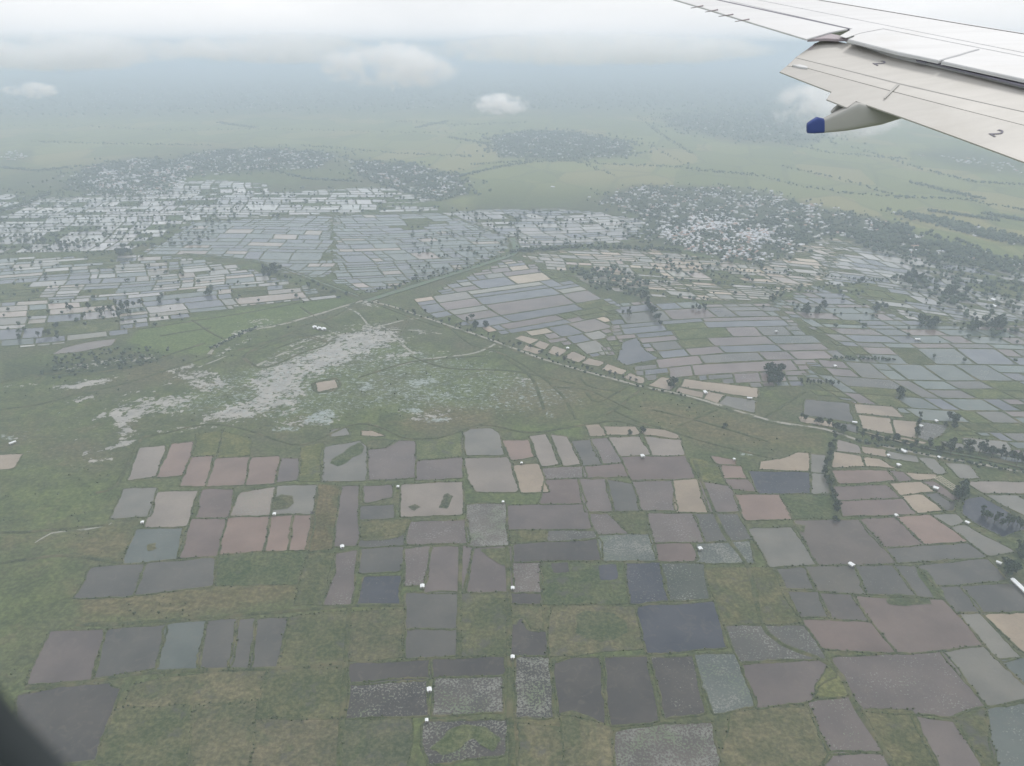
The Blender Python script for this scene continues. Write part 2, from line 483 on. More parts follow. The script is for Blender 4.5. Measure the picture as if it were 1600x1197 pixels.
    for p, v, f in [([(180,650),(330,570),(560,500),(760,545),(900,590),(860,650),(600,660),(430,680),(250,665)], .42, 30), ([(215,515),(400,478),(545,462),(560,470),(440,505),(345,535),(325,552),(240,556),(190,545)], .95, 8),
                    ([(0,700),(130,720),(210,760),(180,830),(120,870),(0,900)], .40, 30),
                    ([(700,320),(760,262),(960,250),(1000,285),(930,312),(860,326)], .85, 12),
                    ([(1380,340),(1440,345),(1600,398),(1600,412),(1460,390)], .8, 10),
                    ([(0,185),(740,180),(760,255),(540,255),(540,235),(330,225),(60,262),(0,260)], .45, 16),
                    ([(0,660),(60,640),(80,760),(0,760)], .3, 20), ([(560,440),(640,445),(800,385),(800,372),(690,420)], .7, 6),
                    ([(795,655),(905,665),(920,690),(880,685),(800,680)], .6, 10), ([(340,865),(470,862),(450,915),(340,915)], .6, 12),
                    ([(360,540),(520,520),(480,545),(400,568)], .35, 10), ([(1170,740),(1310,775),(1310,815),(1170,820)], .5, 8),
                    ([(330,265),(560,260),(560,285),(430,290),(240,285)], .7, 6), ([(430,315),(700,312),(690,330),(500,335)], .6, 6)]:
        paint('lush', p, v, f)
    for p, v, f in [([(0,92),(1700,92),(1700,150),(1300,178),(700,172),(420,176),(0,182)], .72, 14),  # far woods and towns, with the cloud shadow over them darkened in
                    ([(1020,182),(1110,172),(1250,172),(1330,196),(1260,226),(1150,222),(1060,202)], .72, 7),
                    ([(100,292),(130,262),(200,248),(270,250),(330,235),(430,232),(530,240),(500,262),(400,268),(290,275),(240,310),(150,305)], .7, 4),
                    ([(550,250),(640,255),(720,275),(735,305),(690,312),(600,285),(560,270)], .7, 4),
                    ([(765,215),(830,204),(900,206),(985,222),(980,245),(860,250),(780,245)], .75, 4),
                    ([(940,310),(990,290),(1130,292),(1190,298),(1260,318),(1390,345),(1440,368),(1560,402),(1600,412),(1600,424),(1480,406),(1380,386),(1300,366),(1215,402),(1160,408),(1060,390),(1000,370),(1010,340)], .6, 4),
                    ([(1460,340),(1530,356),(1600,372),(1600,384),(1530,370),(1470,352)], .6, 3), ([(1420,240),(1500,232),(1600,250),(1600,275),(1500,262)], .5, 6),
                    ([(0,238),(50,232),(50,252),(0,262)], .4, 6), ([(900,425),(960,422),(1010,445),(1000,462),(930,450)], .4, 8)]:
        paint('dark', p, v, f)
    for p, v, f in [([(0,560),(120,560),(250,540),(280,560),(180,590),(0,600)], .55, 10), ([(150,520),(220,535),(250,570),(200,575)], .5, 8),
                    ([(100,570),(190,560),(250,575),(170,588),(90,590)], .6, 8), ([(440,430),(540,450),(560,470),(500,450)], .5, 5),
                    ([(400,410),(440,415),(450,440),(410,440)], .5, 6), ([(640,478),(700,498),(760,522),(755,528),(690,508),(640,490)], .4, 5),
                    ([(1290,690),(1310,690),(1312,808),(1296,800)], .6, 5), ([(1500,760),(1600,800),(1600,850),(1550,830),(1500,790)], .5, 6),
                    ([(1330,680),(1600,715),(1600,735),(1400,705)], .5, 5)]:
        paint('shrub', p, v, f)
    paint('plots', [(-400,100),(2000,100),(2000,430),(1600,405),(1250,325),(960,290),(740,300),(730,330),(560,250),(330,228),(100,262),(-400,300)], 1.0, 16)
    out = (~front) | (B[:, 0] < -150) | (B[:, 0] > 1750) | (B[:, 1] > 1350)
    mk['plots'][out] = 0.6
    mk['lush'][out] = 0.4
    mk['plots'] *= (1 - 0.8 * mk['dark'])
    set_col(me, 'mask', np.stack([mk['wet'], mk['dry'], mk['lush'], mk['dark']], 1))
    set_col(me, 'mask_more', np.stack([mk['plots'], mk['shrub'], mk['glint'], np.ones(len(P))], 1))
    o = obj('ground', me)
    return tag(o, 'flat green floodplain with standing water stretching to the hazy horizon', None, None, 'structure')
ground = build_ground()

# ------------------------------------------------------------------ fields
PK = (.215, .140, .108); PD = (.135, .090, .076); TN = (.315, .245, .172); GY = (.165, .156, .130); GR = (.070, .066, .056)
PU = (.118, .090, .082); DK = (.038, .030, .025); BL = (.022, .027, .046); SL = (.078, .084, .098); GG = (.078, .096, .086); LT = (.250, .208, .172)
YG = (.150, .160, .042); GN = (.050, .086, .028); BR = (.130, .088, .040); TA = (.160, .138, .076); OL = (.090, .100, .042); YO = (.115, .108, .044)
def warm(t, k=1.0): return (t[0] * 1.08 * k, t[1] * .90 * k, t[2] * .78 * k)
# (w = flooded / g = grassy, tint, weed, outline)
F = []
def w(t, veg, *p): F.append(('w', t, veg, p))
def c(t, amt, *p): F.append(('g', t, amt, p))
w(LT, .05, (220,700),(256,697),(243,743),(201,750)); w(PK, .05, (270,694),(304,690),(286,742),(247,745))
w(PK, .0, (299,715),(331,713),(320,759),(284,759)); w(PK, .05, (339,717),(389,715),(380,757),(324,759))
c(YG, 0, (308,680),(345,674),(337,712),(301,713)); c(YG, 0, (350,674),(392,688),(388,711),(341,714))
w(PK, .0, (393,716),(435,714),(428,755),(386,757)); w(PU, .2, (440,717),(469,717),(464,750),(432,753))
c(YG, 0, (474,698),(504,693),(501,751),(466,751)); w(GY, .06, (506,700),(535,695),(562,690),(571,698),(572,750),(503,752))
w(PU, .3, (577,704),(605,701),(623,689),(647,690),(648,746),(575,749)); c((.13,.165,.06), 0, (652,689),(690,686),(720,676),(719,712),(652,717))
w(PU, .28, (652,722),(720,716),(721,746),(651,750)); w(GY, .0, (726,676),(737,671),(766,670),(776,676),(786,710),(731,711))
w(LT, .0, (728,717),(791,715),(808,765),(804,768),(746,767),(733,748)); w(LT, .07, (629,758),(721,754),(721,803),(628,807))
w(GY, .1, (519,672),(540,669),(545,679),(518,682)); w(TN, .1, (566,674),(580,674),(600,681),(566,680))
w(PU, .1, (569,760),(611,759),(611,777),(572,785)); w(GR, .08, (565,792),(614,789),(613,809),(563,811))
w(PU, .0, (535,761),(559,761),(557,851),(523,853)); c(BR, 0, (500,758),(531,760),(518,856),(480,859),(489,808))
w(GY, .22, (435,760),(494,759),(489,803),(425,802)); w(LT, .45, (378,770),(428,762),(422,803),(360,806))
w(PD, .12, (318,766),(362,766),(356,808),(308,809)); w(LT, .30, (248,770),(307,768),(290,821),(229,823))
w(GY, .08, (194,765),(243,763),(233,806),(175,809)); w(PD, .0, (301,812),(350,811),(337,868),(283,871))
w(PK, .0, (357,811),(420,808),(408,860),(346,866)); w(PK, .04, (424,808),(456,806),(447,859),(417,860))
w(PK, .18, (460,806),(490,806),(480,859),(454,859)); w(GG, .24, (215,828),(283,826),(274,873),(195,879))
w(GR, .06, (144,888),(223,883),(205,930),(119,933)); w(GR, .16, (232,881),(333,874),(331,914),(213,928))
w(PU, .0, (80,988),(158,985),(140,1061),(45,1068)); w(GR, .0, (170,985),(256,978),(243,1041),(150,1058))
w(GG, .04, (262,978),(320,972),(309,1043),(247,1046)); w(GR, .0, (325,972),(370,970),(357,1042),(313,1042))
w(GR, .02, (373,970),(398,969),(389,1042),(361,1042)); w(GR, .0, (402,969),(447,967),(430,1041),(393,1042))
w(DK, .0, (30,1088),(90,1076),(168,1070),(184,1078),(146,1186),(40,1197)); w(GR, .0, (567,859),(629,856),(623,891),(563,894))
w(BL, .22, (570,903),(624,901),(622,944),(560,944)); w(PU, .42, (635,858),(672,855),(662,913),(634,914))
w(PU, .0, (675,856),(736,855),(719,925),(665,925)); w(GR, .0, (637,928),(716,928),(716,980),(637,982)); w(GR, .0, (637,985),(716,984),(716,1023),(637,1027))
c(YO, 0, (566,817),(640,812),(630,834),(600,842),(566,842)); w(PU, .42, (643,816),(728,814),(731,848),(635,849)); w(GR, .35, (563,846),(628,836),(632,851),(563,853))
w(PU, .66, (731,790),(788,787),(793,851),(733,853)); w(PU, .22, (741,858),(798,855),(798,924),(732,924)); c(OL, .1, (722,929),(787,928),(791,1023),(719,1024))
w(DK, .05, (548,1039),(671,1033),(672,1058),(550,1067)); w(DK, .05, (675,1033),(785,1027),(785,1052),(676,1057)); w(DK, .48, (549,1069),(665,1062),(667,1116),(543,1121))
w((.070,.060,.052), .58, (682,1062),(781,1059),(783,1111),(678,1116)); w(DK, .55, (665,1130),(788,1127),(786,1178),(672,1192),(663,1162))
w(DK, .12, (801,967),(818,968),(826,985),(850,989),(853,1023),(801,1023)); w(DK, .62, (808,1030),(856,1029),(862,1119),(810,1120))
w(DK, .14, (869,1037),(894,1030),(933,1029),(943,1129),(893,1114),(876,1116)); w(DK, .12, (947,1029),(1009,1027),(1026,1124),(957,1132))
w(DK, .32, (1019,1029),(1080,1027),(1098,1112),(1042,1121)); w(GG, .52, (1087,1024),(1147,1024),(1177,1101),(1117,1114))
w(PU, .18, (1161,1037),(1292,1034),(1304,1052),(1276,1068),(1266,1092),(1185,1106)); c(YG, 0, (1296,1042),(1329,1085),(1272,1091),(1280,1070))
w(PU, .36, (1303,1030),(1471,1020),(1537,1101),(1482,1117),(1347,1107)); w(PU, .36, (1266,1099),(1330,1090),(1381,1172),(1296,1175))
c(YO, 0, (1350,1112),(1424,1112),(1464,1200),(1397,1200)); w(PU, .1, (1428,1121),(1492,1130),(1539,1200),(1468,1200))
w(GY, .08, (1474,1021),(1536,1012),(1606,1078),(1606,1090),(1540,1100)); c(TA, 0, (1144,1116),(1262,1105),(1296,1179),(1276,1203),(1128,1203))
w((.09,.072,.062), .64, (965,1145),(1040,1134),(1110,1131),(1126,1203),(965,1203)); c(TA, 0, (812,1132),(874,1140),(880,1203),(815,1203)); c((.175,.15,.085), 0, (878,1120),(950,1138),(960,1203),(884,1203))
c((.085,.095,.06), .1, (542,1126),(640,1126),(634,1203),(532,1203)); c(GN, 0, (345,868),(400,865),(478,866),(462,912),(340,914)); c(OL, 0, (486,866),(524,866),(519,900),(500,944),(462,944))
w(PU, .35, (527,866),(556,861),(546,944),(508,944)); c(OL, 0, (452,966),(544,958),(544,1032),(438,1040)); c((.10,.095,.05), 0, (548,958),(626,954),(627,1026),(548,1031))
c(TA, 0, (205,1075),(256,1060),(414,1048),(404,1095),(198,1103)); c(OL, 0, (185,1109),(300,1102),(294,1203),(152,1190)); c((.135,.12,.07), 0, (304,1102),(398,1099),(388,1203),(298,1203))
c(OL, .15, (418,1049),(538,1048),(534,1120),(404,1122)); c((.15,.125,.08), .2, (402,1126),(532,1125),(526,1203),(392,1203))
w(TN, .05, (-8,712),(34,710),(20,731),(-8,734))
# south-east blocks
w(TN, 0, (917,665),(935,664),(945,680),(923,681)); w(TN, 0, (944,667),(992,667),(997,678),(950,679)); w(TN, .06, (1002,669),(1040,673),(1056,679),(1062,685),(1008,679))
w(LT, 0, (952,684),(998,683),(1014,710),(972,713)); w(LT, 0, (1009,683),(1062,688),(1068,710),(1022,712)); w(PU, .36, (925,687),(949,685),(969,722),(942,724))
w(GR, .12, (895,690),(921,687),(939,725),(910,727)); w(LT, 0, (863,680),(884,683),(908,725),(881,727)); w(LT, 0, (829,682),(851,679),(871,725),(848,728))
w(PK, 0, (787,689),(824,688),(833,713),(800,718)); w(TN, 0, (805,728),(840,726),(856,768),(816,769)); w(PD, 0, (972,715),(1069,713),(1083,747),(989,751))
w(PD, .05, (914,730),(970,725),(980,744),(916,747)); w(PU, .44, (848,733),(910,729),(914,745),(853,748)); w(PD, .06, (855,751),(902,749),(913,786),(846,787),(850,771))
w(PU, .28, (905,749),(944,748),(957,797),(916,799)); w(GR, .08, (948,749),(986,757),(1000,797),(960,798)); w(PU, .36, (990,752),(1049,751),(1056,797),(1003,797))
w(TN, .04, (1053,752),(1088,750),(1106,800),(1059,800)); c(YG, 0, (1079,717),(1098,720),(1123,727),(1133,756),(1096,751)); w(PU, .36, (1094,754),(1140,761),(1156,798),(1108,799))
w(PK, 0, (1126,728),(1156,729),(1165,747),(1133,747)); w(PD, 0, (1136,749),(1166,750),(1178,767),(1145,764)); w(PK, 0, (1113,713),(1146,719),(1148,726),(1123,725))
w(PK, 0, (1149,774),(1217,773),(1235,810),(1166,812)); w(BL, .3, (1172,737),(1263,739),(1263,770),(1187,770)); w(TN, 0, (1190,722),(1220,719),(1248,708),(1262,709),(1262,735),(1187,733))
w(GY, 0, (1269,710),(1289,712),(1288,739),(1269,737)); w(GY, 0, (1270,741),(1288,742),(1295,772),(1271,772)); c(GN, 0, (1221,774),(1300,773),(1309,808),(1239,810))
w(TN, 0, (1304,707),(1343,713),(1350,728),(1302,730)); w(LT, 0, (1310,688),(1340,697),(1345,709),(1307,704)); w(TN, 0, (1348,698),(1383,704),(1385,713),(1352,708))
w(TN, 0, (1352,716),(1373,718),(1397,731),(1355,728)); w(GY, .2, (1388,706),(1430,713),(1434,722),(1392,716)); w(GY, 0, (1436,716),(1456,716),(1478,738),(1463,740))
w(GY, .05, (1478,724),(1513,726),(1529,747),(1501,747)); w(PK, .04, (1302,736),(1385,736),(1400,750),(1313,755)); w(PD, .04, (1389,736),(1412,739),(1422,750),(1403,752))
w(TN, 0, (1415,739),(1463,742),(1462,747),(1429,749)); w(TN, 0, (1392,756),(1440,754),(1460,767),(1408,773)); w(PD, .04, (1444,754),(1458,753),(1497,780),(1484,782))
w(PD, 0, (1305,761),(1384,759),(1406,777),(1310,781)); w(PD, 0, (1312,784),(1410,780),(1429,802),(1318,806)); w(TN, 0, (1412,776),(1442,774),(1473,797),(1435,801))
w(GR, .04, (1446,774),(1463,771),(1491,784),(1488,797),(1476,797)); w(LT, 0, (1511,753),(1606,754),(1606,770),(1538,770)); w(GY, 0, (1543,774),(1588,775),(1606,786),(1606,806),(1570,790))
w(BL, .12, (1506,802),(1512,781),(1534,777),(1588,811),(1600,826),(1566,838),(1530,819)); w(GY, 0, (1459,805),(1493,804),(1503,814),(1485,821)); w(GY, 0, (1489,825),(1509,822),(1582,861),(1543,867))
w(PK, .03, (1402,809),(1453,806),(1509,845),(1446,850)); w(PD, 0, (1346,813),(1398,809),(1440,850),(1380,855)); w(GR, 0, (1387,858),(1510,850),(1538,869),(1402,879))
w((.100,.076,.060), .05, (1243,815),(1341,813),(1399,879),(1279,882)); w(GY, 0, (1172,827),(1235,825),(1275,881),(1204,885)); w(GR, .1, (1213,890),(1256,889),(1273,919),(1221,919))
w((.085,.076,.058), .06, (1261,887),(1333,885),(1352,927),(1276,922)); w(GR, .25, (1338,886),(1395,885),(1428,929),(1356,927)); w(GR, .3, (1399,885),(1427,885),(1452,912),(1466,934),(1434,930))
w(GR, 0, (1436,885),(1543,875),(1570,905),(1464,914)); w(GR, 0, (1465,919),(1498,918),(1530,953),(1498,957)); w(GR, 0, (1503,918),(1606,911),(1606,952),(1533,955))
w(GR, .14, (1226,926),(1277,926),(1295,962),(1251,963)); w((.078,.064,.055), .05, (1282,928),(1330,931),(1358,969),(1299,964)); w((.126,.088,.074), .04, (1334,933),(1473,939),(1532,1007),(1405,1020))
w(PD, .02, (1257,970),(1360,975),(1397,1020),(1287,1012)); w(GY, .04, (1502,960),(1530,960),(1592,1026),(1562,1032)); w(TN, .02, (1542,963),(1606,958),(1606,1022)); w(GG, .3, (1566,1035),(1606,1029),(1606,1072))
w(GR, .44, (1136,980),(1256,980),(1287,1028),(1158,1035))
w(PU, .1, (793,791),(913,789),(922,825),(794,827)); w(PU, .40, (924,804),(948,804),(979,833),(933,834)); c(OL, .2, (951,802),(1009,801),(1016,833),(985,833))
w(PU, .40, (1013,803),(1082,804),(1098,846),(1020,848)); w(GR, .36, (1087,804),(1151,804),(1172,842),(1103,846)); c(YO, .1, (799,831),(854,830),(854,844),(801,848))
w(GR, .45, (858,831),(928,830),(931,840),(857,845)); w(DK, .0, (806,852),(935,843),(939,874),(804,877)); w(GG, .62, (937,838),(1015,836),(1025,874),(943,875))
w(PD, .0, (1025,851),(1078,850),(1087,875),(1029,876)); w(GG, .6, (1091,851),(1170,847),(1176,879),(1089,879)); w(PU, .52, (801,881),(843,880),(844,924),(801,924))
w(DK, .05, (801,929),(844,929),(844,942),(801,942)); c(GN, .1, (847,881),(975,880),(979,942),(847,943)); w(BL, .36, (979,881),(1030,880),(1042,938),(986,942))
w((.04,.052,.036), .42, (1035,882),(1098,881),(1105,934),(1048,938)); c(YO, .0, (1103,889),(1210,889),(1251,971),(1131,975)); c(TA, .05, (863,948),(988,950),(1006,1012),(856,1024))
w(BL, .02, (999,950),(1113,941),(1132,1010),(1013,1019)); c(TA, .1, (801,946),(844,948),(848,985),(827,982),(819,965),(801,964))
def pw(t, veg, *p): F.append(('pw', t, veg, p))
def pg(t, *p): F.append(('pg', t, 0, p))
pg((.055,.088,.034), (517,724),(524,716),(538,709),(549,699),(562,692),(567,700),(562,710),(550,714),(541,722),(528,728))
pg((.045,.072,.030), (903,962),(915,957),(940,958),(960,962),(974,970),(978,988),(958,998),(940,1001),(916,996),(902,988))
pg((.050,.070,.034), (1386,932),(1400,930),(1450,936),(1452,943),(1420,945),(1390,944)); pg((.055,.085,.034), (1432,887),(1446,892),(1468,920),(1474,936),(1462,934),(1444,908))
pg((.085,.085,.045), (426,778),(440,774),(456,776),(458,786),(448,794),(425,796)); pg(OL, (752,859),(797,857),(798,884),(786,882),(766,870))
pg((.06,.065,.05), (694,777),(700,772),(706,776),(701,786),(697,794),(688,793)); pg((.06,.06,.05), (640,792),(648,789),(655,793),(648,797))
pg((.13,.115,.05), (232,852),(242,850),(243,857),(233,860)); pg((.09,.10,.05), (574,690),(600,686),(622,689),(604,699),(577,702))
pw(DK, .05, (863,881),(886,880),(888,892),(866,894)); pw(BL, .02, (938,885),(962,884),(963,904),(940,906)); pw(DK, .3, (486,800),(490,800),(489,803),(486,803))
pg((.10,.10,.055), (1240,818),(1258,822),(1256,832),(1246,828)); pg((.14,.13,.055), (893,1029),(870,1036),(871,1030),(884,1027)); pg((.15,.13,.07), (876,1116),(893,1113),(925,1124),(938,1131),(880,1138))
pg((.10,.13,.05), (700,1145),(730,1135),(760,1140),(780,1155),(770,1172),(740,1150),(720,1165),(690,1178),(675,1170)); pg(OL, (800,965),(812,964),(806,975),(801,974))
w(GG, .35, (1546,1110),(1606,1100),(1606,1203),(1560,1203)); c(YO, .2, (1490,1122),(1538,1108),(1556,1203),(1542,1203)); w(PU, .3, (1300,1180),(1384,1177),(1394,1203),(1284,1203))
# ponds strung along the dirt road
for p in [((815,525),(840,531),(828,537),(806,529)), ((843,533),(857,538),(850,546),(836,540)), ((822,540),(848,548),(838,553),(818,546)),
          ((866,541),(884,547),(873,556),(858,551)), ((895,550),(915,558),(904,566),(882,558)), ((920,560),(942,566),(936,572),(910,567)),
          ((950,569),(978,580),(970,585),(942,577)), ((985,584),(1008,592),(1002,599),(976,590)), ((1036,590),(1058,595),(1046,609),(1015,602)),
          ((1070,593),(1183,607),(1182,621),(1065,604)), ((1062,606),(1100,614),(1097,621),(1058,612)), ((1108,612),(1133,618),(1118,630),(1100,625)),
          ((1250,651),(1303,661),(1300,667),(1252,659)), ((1336,631),(1395,636),(1409,652),(1340,645)), ((1343,649),(1390,654),(1394,677),(1350,670)),
          ((1395,656),(1432,660),(1429,684),(1402,679)), ((1354,676),(1395,682),(1448,692),(1430,695),(1360,681)), ((495,599),(522,594),(527,605),(498,612))]:
    w(TN, .0, *p)
w(GY, .4, (1135,619),(1180,627),(1177,644),(1122,633)); w(GR, .0, (1260,625),(1325,631),(1331,659),(1257,648)); w(GR, .05, (1306,662),(1336,664),(1338,676),(1306,668))
w(GR, .5, (1437,660),(1478,666),(1473,675),(1450,688),(1436,683)); w(GY, .2, (1472,690),(1505,695),(1507,702),(1478,698)); w(GY, .0, (1506,685),(1571,690),(1585,714),(1511,702))
w((.20,.160,.142), .0, (84,553),(100,544),(140,535),(180,530),(172,540),(120,550)); w(SL, .02, (976,535),(995,528),(1006,548),(1028,560),(980,570),(966,562))

def ccw(P):
    a = np.sum(P[:, 0] * np.roll(P[:, 1], -1) - np.roll(P[:, 0], -1) * P[:, 1])
    return P if a > 0 else P[::-1].copy()
def rough_outline(P, seg, amp, rng):
    """resample a ground outline and let it wander a little"""
    out = []
    n = len(P)
    for i in range(n):
        a, b = P[i], P[(i + 1) % n]
        l = np.hypot(*(b - a))
        k = max(2, int(l / seg))
        t = np.arange(k) / k
        nv = np.array([b[1] - a[1], a[0] - b[0]]) / max(l, 1e-6)
        ph = rng.uniform(0, 6.28, 3)
        off = amp * (0.6 * np.sin(t * l / 23 + ph[0]) + 0.5 * np.sin(t * l / 9 + ph[1])) + rng.normal(0, amp * 0.35, k)
        off *= np.minimum(1, np.minimum(t, 1 - t) * 6 + 0.15)
        q = a + (b - a) * t[:, None] + nv * off[:, None]
        if k >= 4:                       # blunt the corner
            prev = P[i - 1]
            q[0] = a + min(.3, .5 / l) * (b - a) + min(.3, .5 / max(np.hypot(*(prev - a)), 1e-6)) * (prev - a)
        out.append(q)
    return np.concatenate(out)
def out_normals(P):
    e = np.roll(P, -1, 0) - P
    nrm = np.stack([e[:, 1], -e[:, 0]], 1)
    nrm /= np.maximum(np.hypot(*nrm.T), 1e-6)[:, None]
    v = nrm + np.roll(nrm, 1, 0)
    return v / np.maximum(np.hypot(*v.T), 1e-6)[:, None]
TUFTS = []
def bank_ring(P, width, h, rng):
    """earth bank round an outline: inner foot, two crest lines, outer foot"""
    N = out_normals(P)
    hh = h * rng.uniform(0.8, 1.2, len(P))
    ww = width * rng.uniform(0.8, 1.25, len(P))[:, None]
    rows = [(P - N * 0.3, np.full(len(P), 0.02)), (P + N * ww * 0.28, hh), (P + N * ww * 0.62, hh * 0.95), (P + N * ww, np.full(len(P), -0.05))]
    V = np.concatenate([np.concatenate([p, z[:, None]], 1) for p, z in rows])
    n = len(P)
    i = np.arange(n); j = (i + 1) % n
    Q = np.concatenate([np.stack([r * n + i, (r + 1) * n + i, (r + 1) * n + j, r * n + j], 1) for r in range(3)])[:, ::-1]
    return V, Q

TRACED_B = [np.array(f[3], float) for f in F if f[0][0] != 'p']
def overlaps(qb, q):
    for tb in TRACED_B:
        if tb[:, 0].min() - 60 > q[0] or tb[:, 0].max() + 60 < q[0] or tb[:, 1].min() - 30 > q[1] or tb[:, 1].max() + 30 < q[1]:
            continue
        if inside(np.concatenate([qb, q[None]]), tb).any() or inside(tb, qb).any():
            return True
    return False
# far blocks of small fields: brick-like rows between two field directions
def block(region, ref1, ref2, a, b, style, gap=1.8, skew=0.5):
    reg = np.asarray(region, float)
    d1 = np.diff(gnd(ref1), axis=0)[0]; d1 /= np.hypot(*d1)
    d2 = np.diff(gnd(ref2), axis=0)[0]; d2 /= np.hypot(*d2)
    G = gnd(reg)
    Minv = np.linalg.inv(np.stack([d1, d2], 1))
    st = G @ Minv.T
    (s0, t0), (s1, t1) = st.min(0), st.max(0)
    ph = RNG.uniform(0, 6.28, 4)
    def pt(s, t):
        p = s * d1 + t * d2
        p = p + np.array([9 * math.sin(p[1] / 95 + ph[0]) + 5 * math.sin(p[1] / 41 + ph[1]), 11 * math.sin(p[0] / 150 + ph[2]) + 4 * math.sin(p[0] / 60 + ph[3])])
        return p
    cells = []
    def place(x0, x1, y0, y1, depth):
        g_ = gap * RNG.uniform(0.75, 1.5)
        if min(x1 - x0, y1 - y0) < 3.2 * g_:
            return
        P = np.array([pt(x0 + g_, y0 + g_), pt(x1 - g_, y0 + g_), pt(x1 - g_, y1 - g_), pt(x0 + g_, y1 - g_)])
        q = bearing(np.concatenate([P, P.mean(0)[None]]))
        ins = inside(q, reg)
        if not ins.any() and depth > 0:
            return
        hit_ = overlaps(q[:4], q[4])
        if ins[4] and ins[:4].sum() >= (4 if depth < 2 else 3) and not hit_:
            cells.append((P, q[4], style))
        elif depth < 3 and (ins.any() or hit_):
            if (x1 - x0) > (y1 - y0) * 1.1:
                m = (x0 + x1) / 2
                place(x0, m, y0, y1, depth + 1); place(m, x1, y0, y1, depth + 1)
            else:
                m = (y0 + y1) / 2
                place(x0, x1, y0, m, depth + 1); place(x0, x1, m, y1, depth + 1)
    t = t0
    prev_cuts = None
    while t < t1:
        bh = b * RNG.choice([.55, .75, 1.0, 1.0, 1.3, 1.75]) * RNG.uniform(.9, 1.1)
        if prev_cuts is None or RNG.random() < skew:
            cuts = [s0 - RNG.uniform(0, a)]
            while cuts[-1] < s1:
                cuts.append(cuts[-1] + a * RNG.choice([0.45, 0.7, 1.0, 1.0, 1.4, 2.2]) * RNG.uniform(0.85, 1.15))
        else:
            cuts = [x + RNG.normal(0, a * 0.03) for x in prev_cuts]
        prev_cuts = cuts
        for sa, sb in zip(cuts[:-1], cuts[1:]):
            parts = [(sa, sb, t, t + bh)]
            if sb - sa > a * 1.5 and RNG.random() < 0.5:
                m = (sa + sb) / 2; parts = [(sa, m, t, t + bh), (m, sb, t, t + bh)]
            elif bh > b * 1.1 and RNG.random() < 0.35:
                m = t + bh * RNG.uniform(.4, .6); parts = [(sa, sb, t, m), (sa, sb, m, t + bh)]
            for pr in parts:
                place(*pr, 0)
        t += bh
    return cells
GREEN = [[(862,497),(905,472),(958,478),(962,497)], [(840,418),(900,425),(905,442),(850,434)], [(1190,610),(1256,612),(1256,655),(1185,645)],
         [(1280,505),(1300,498),(1302,520),(1270,548),(1245,535)], [(1320,440),(1360,440),(1440,472),(1420,480),(1330,458)], [(1480,604),(1610,600),(1610,622),(1490,620)],
         [(1335,605),(1410,606),(1405,630),(1335,622)], [(1466,648),(1520,638),(1526,680),(1480,690)], [(1060,505),(1100,508),(1150,530),(1075,545)], [(1250,600),(1320,605),(1320,625),(1258,620)],
         [(950,535),(985,535),(975,560),(955,562)], [(0,446),(62,440),(64,472),(0,474)], [(120,395),(200,398),(180,415),(110,412)],
         [(640,340),(690,345),(660,362),(610,358)], [(1010,360),(1060,385),(1000,392),(960,385)], [(1100,420),(1180,430),(1150,445),(1090,440)], [(1540,430),(1600,440),(1600,470),(1530,455)]]
BLOCKS = []
BLOCKS += block([(-60,404),(205,398),(290,402),(400,424),(540,466),(400,476),(215,512),(185,530),(80,540),(-60,548)], [(50,475),(150,467)], [(90,470),(84,500)], 60, 36, 'A')
BLOCKS += block([(215,394),(300,347),(490,337),(520,337),(520,430),(480,436),(390,406),(300,400)], [(430,380),(500,380)], [(480,355),(437,395)], 66, 42, 'B')
BLOCKS += block([(520,337),(690,332),(800,372),(797,392),(690,430),(570,458),(520,440)], [(520,379),(623,376)], [(550,375),(580,400)], 62, 40, 'B')
BLOCKS += block([(-60,296),(100,310),(250,287),(330,281),(420,287),(430,300),(640,290),(690,312),(640,318),(500,322),(430,318),(690,322),(690,330),(490,335),(300,345),(210,393),(-60,396)], [(200,330),(300,329)], [(300,330),(286,350)], 56, 54, 'C', 2.6)
BLOCKS += block([(690,333),(760,326),(860,325),(960,335),(1010,345),(1000,378),(900,385),(815,388),(802,372)], [(700,360),(800,357)], [(698,371),(723,390)], 58, 46, 'D')
BLOCKS += block([(640,478),(720,437),(800,404),(850,418),(905,445),(960,470),(958,520),(945,562),(850,538),(780,522),(690,498)], [(700,478),(790,466)], [(715,448),(750,476)], 72, 42, 'E1')
BLOCKS += block([(810,398),(900,390),(1010,388),(1160,412),(1215,404),(1260,384),(1290,372),(1340,374),(1280,440),(1200,470),(1100,470),(1000,462),(905,440)], [(1050,425),(1150,432)], [(1100,425),(1140,450)], 44, 30, 'E2', 2.2)
BLOCKS += block([(955,470),(1100,474),(1200,472),(1240,500),(1335,562),(1262,566),(1262,610),(1192,612),(1192,650),(1130,632),(1060,604),(1010,596),(942,562)], [(1000,566),(1120,560)], [(1035,537),(1065,582)], 78, 44, 'E3')
BLOCKS += block([(1290,374),(1380,388),(1480,410),(1620,430),(1620,505),(1440,505),(1280,440)], [(1350,430),(1500,450)], [(1330,400),(1400,440)], 52, 38, 'E4')
BLOCKS += block([(1280,445),(1440,508),(1620,508),(1620,735),(1590,722),(1515,706),(1470,692),(1440,655),(1410,648),(1330,628),(1262,622),(1260,565),(1340,560),(1245,500),(1200,474)], [(1232,563),(1400,570)], [(1375,570),(1430,605)], 58, 42, 'E5')
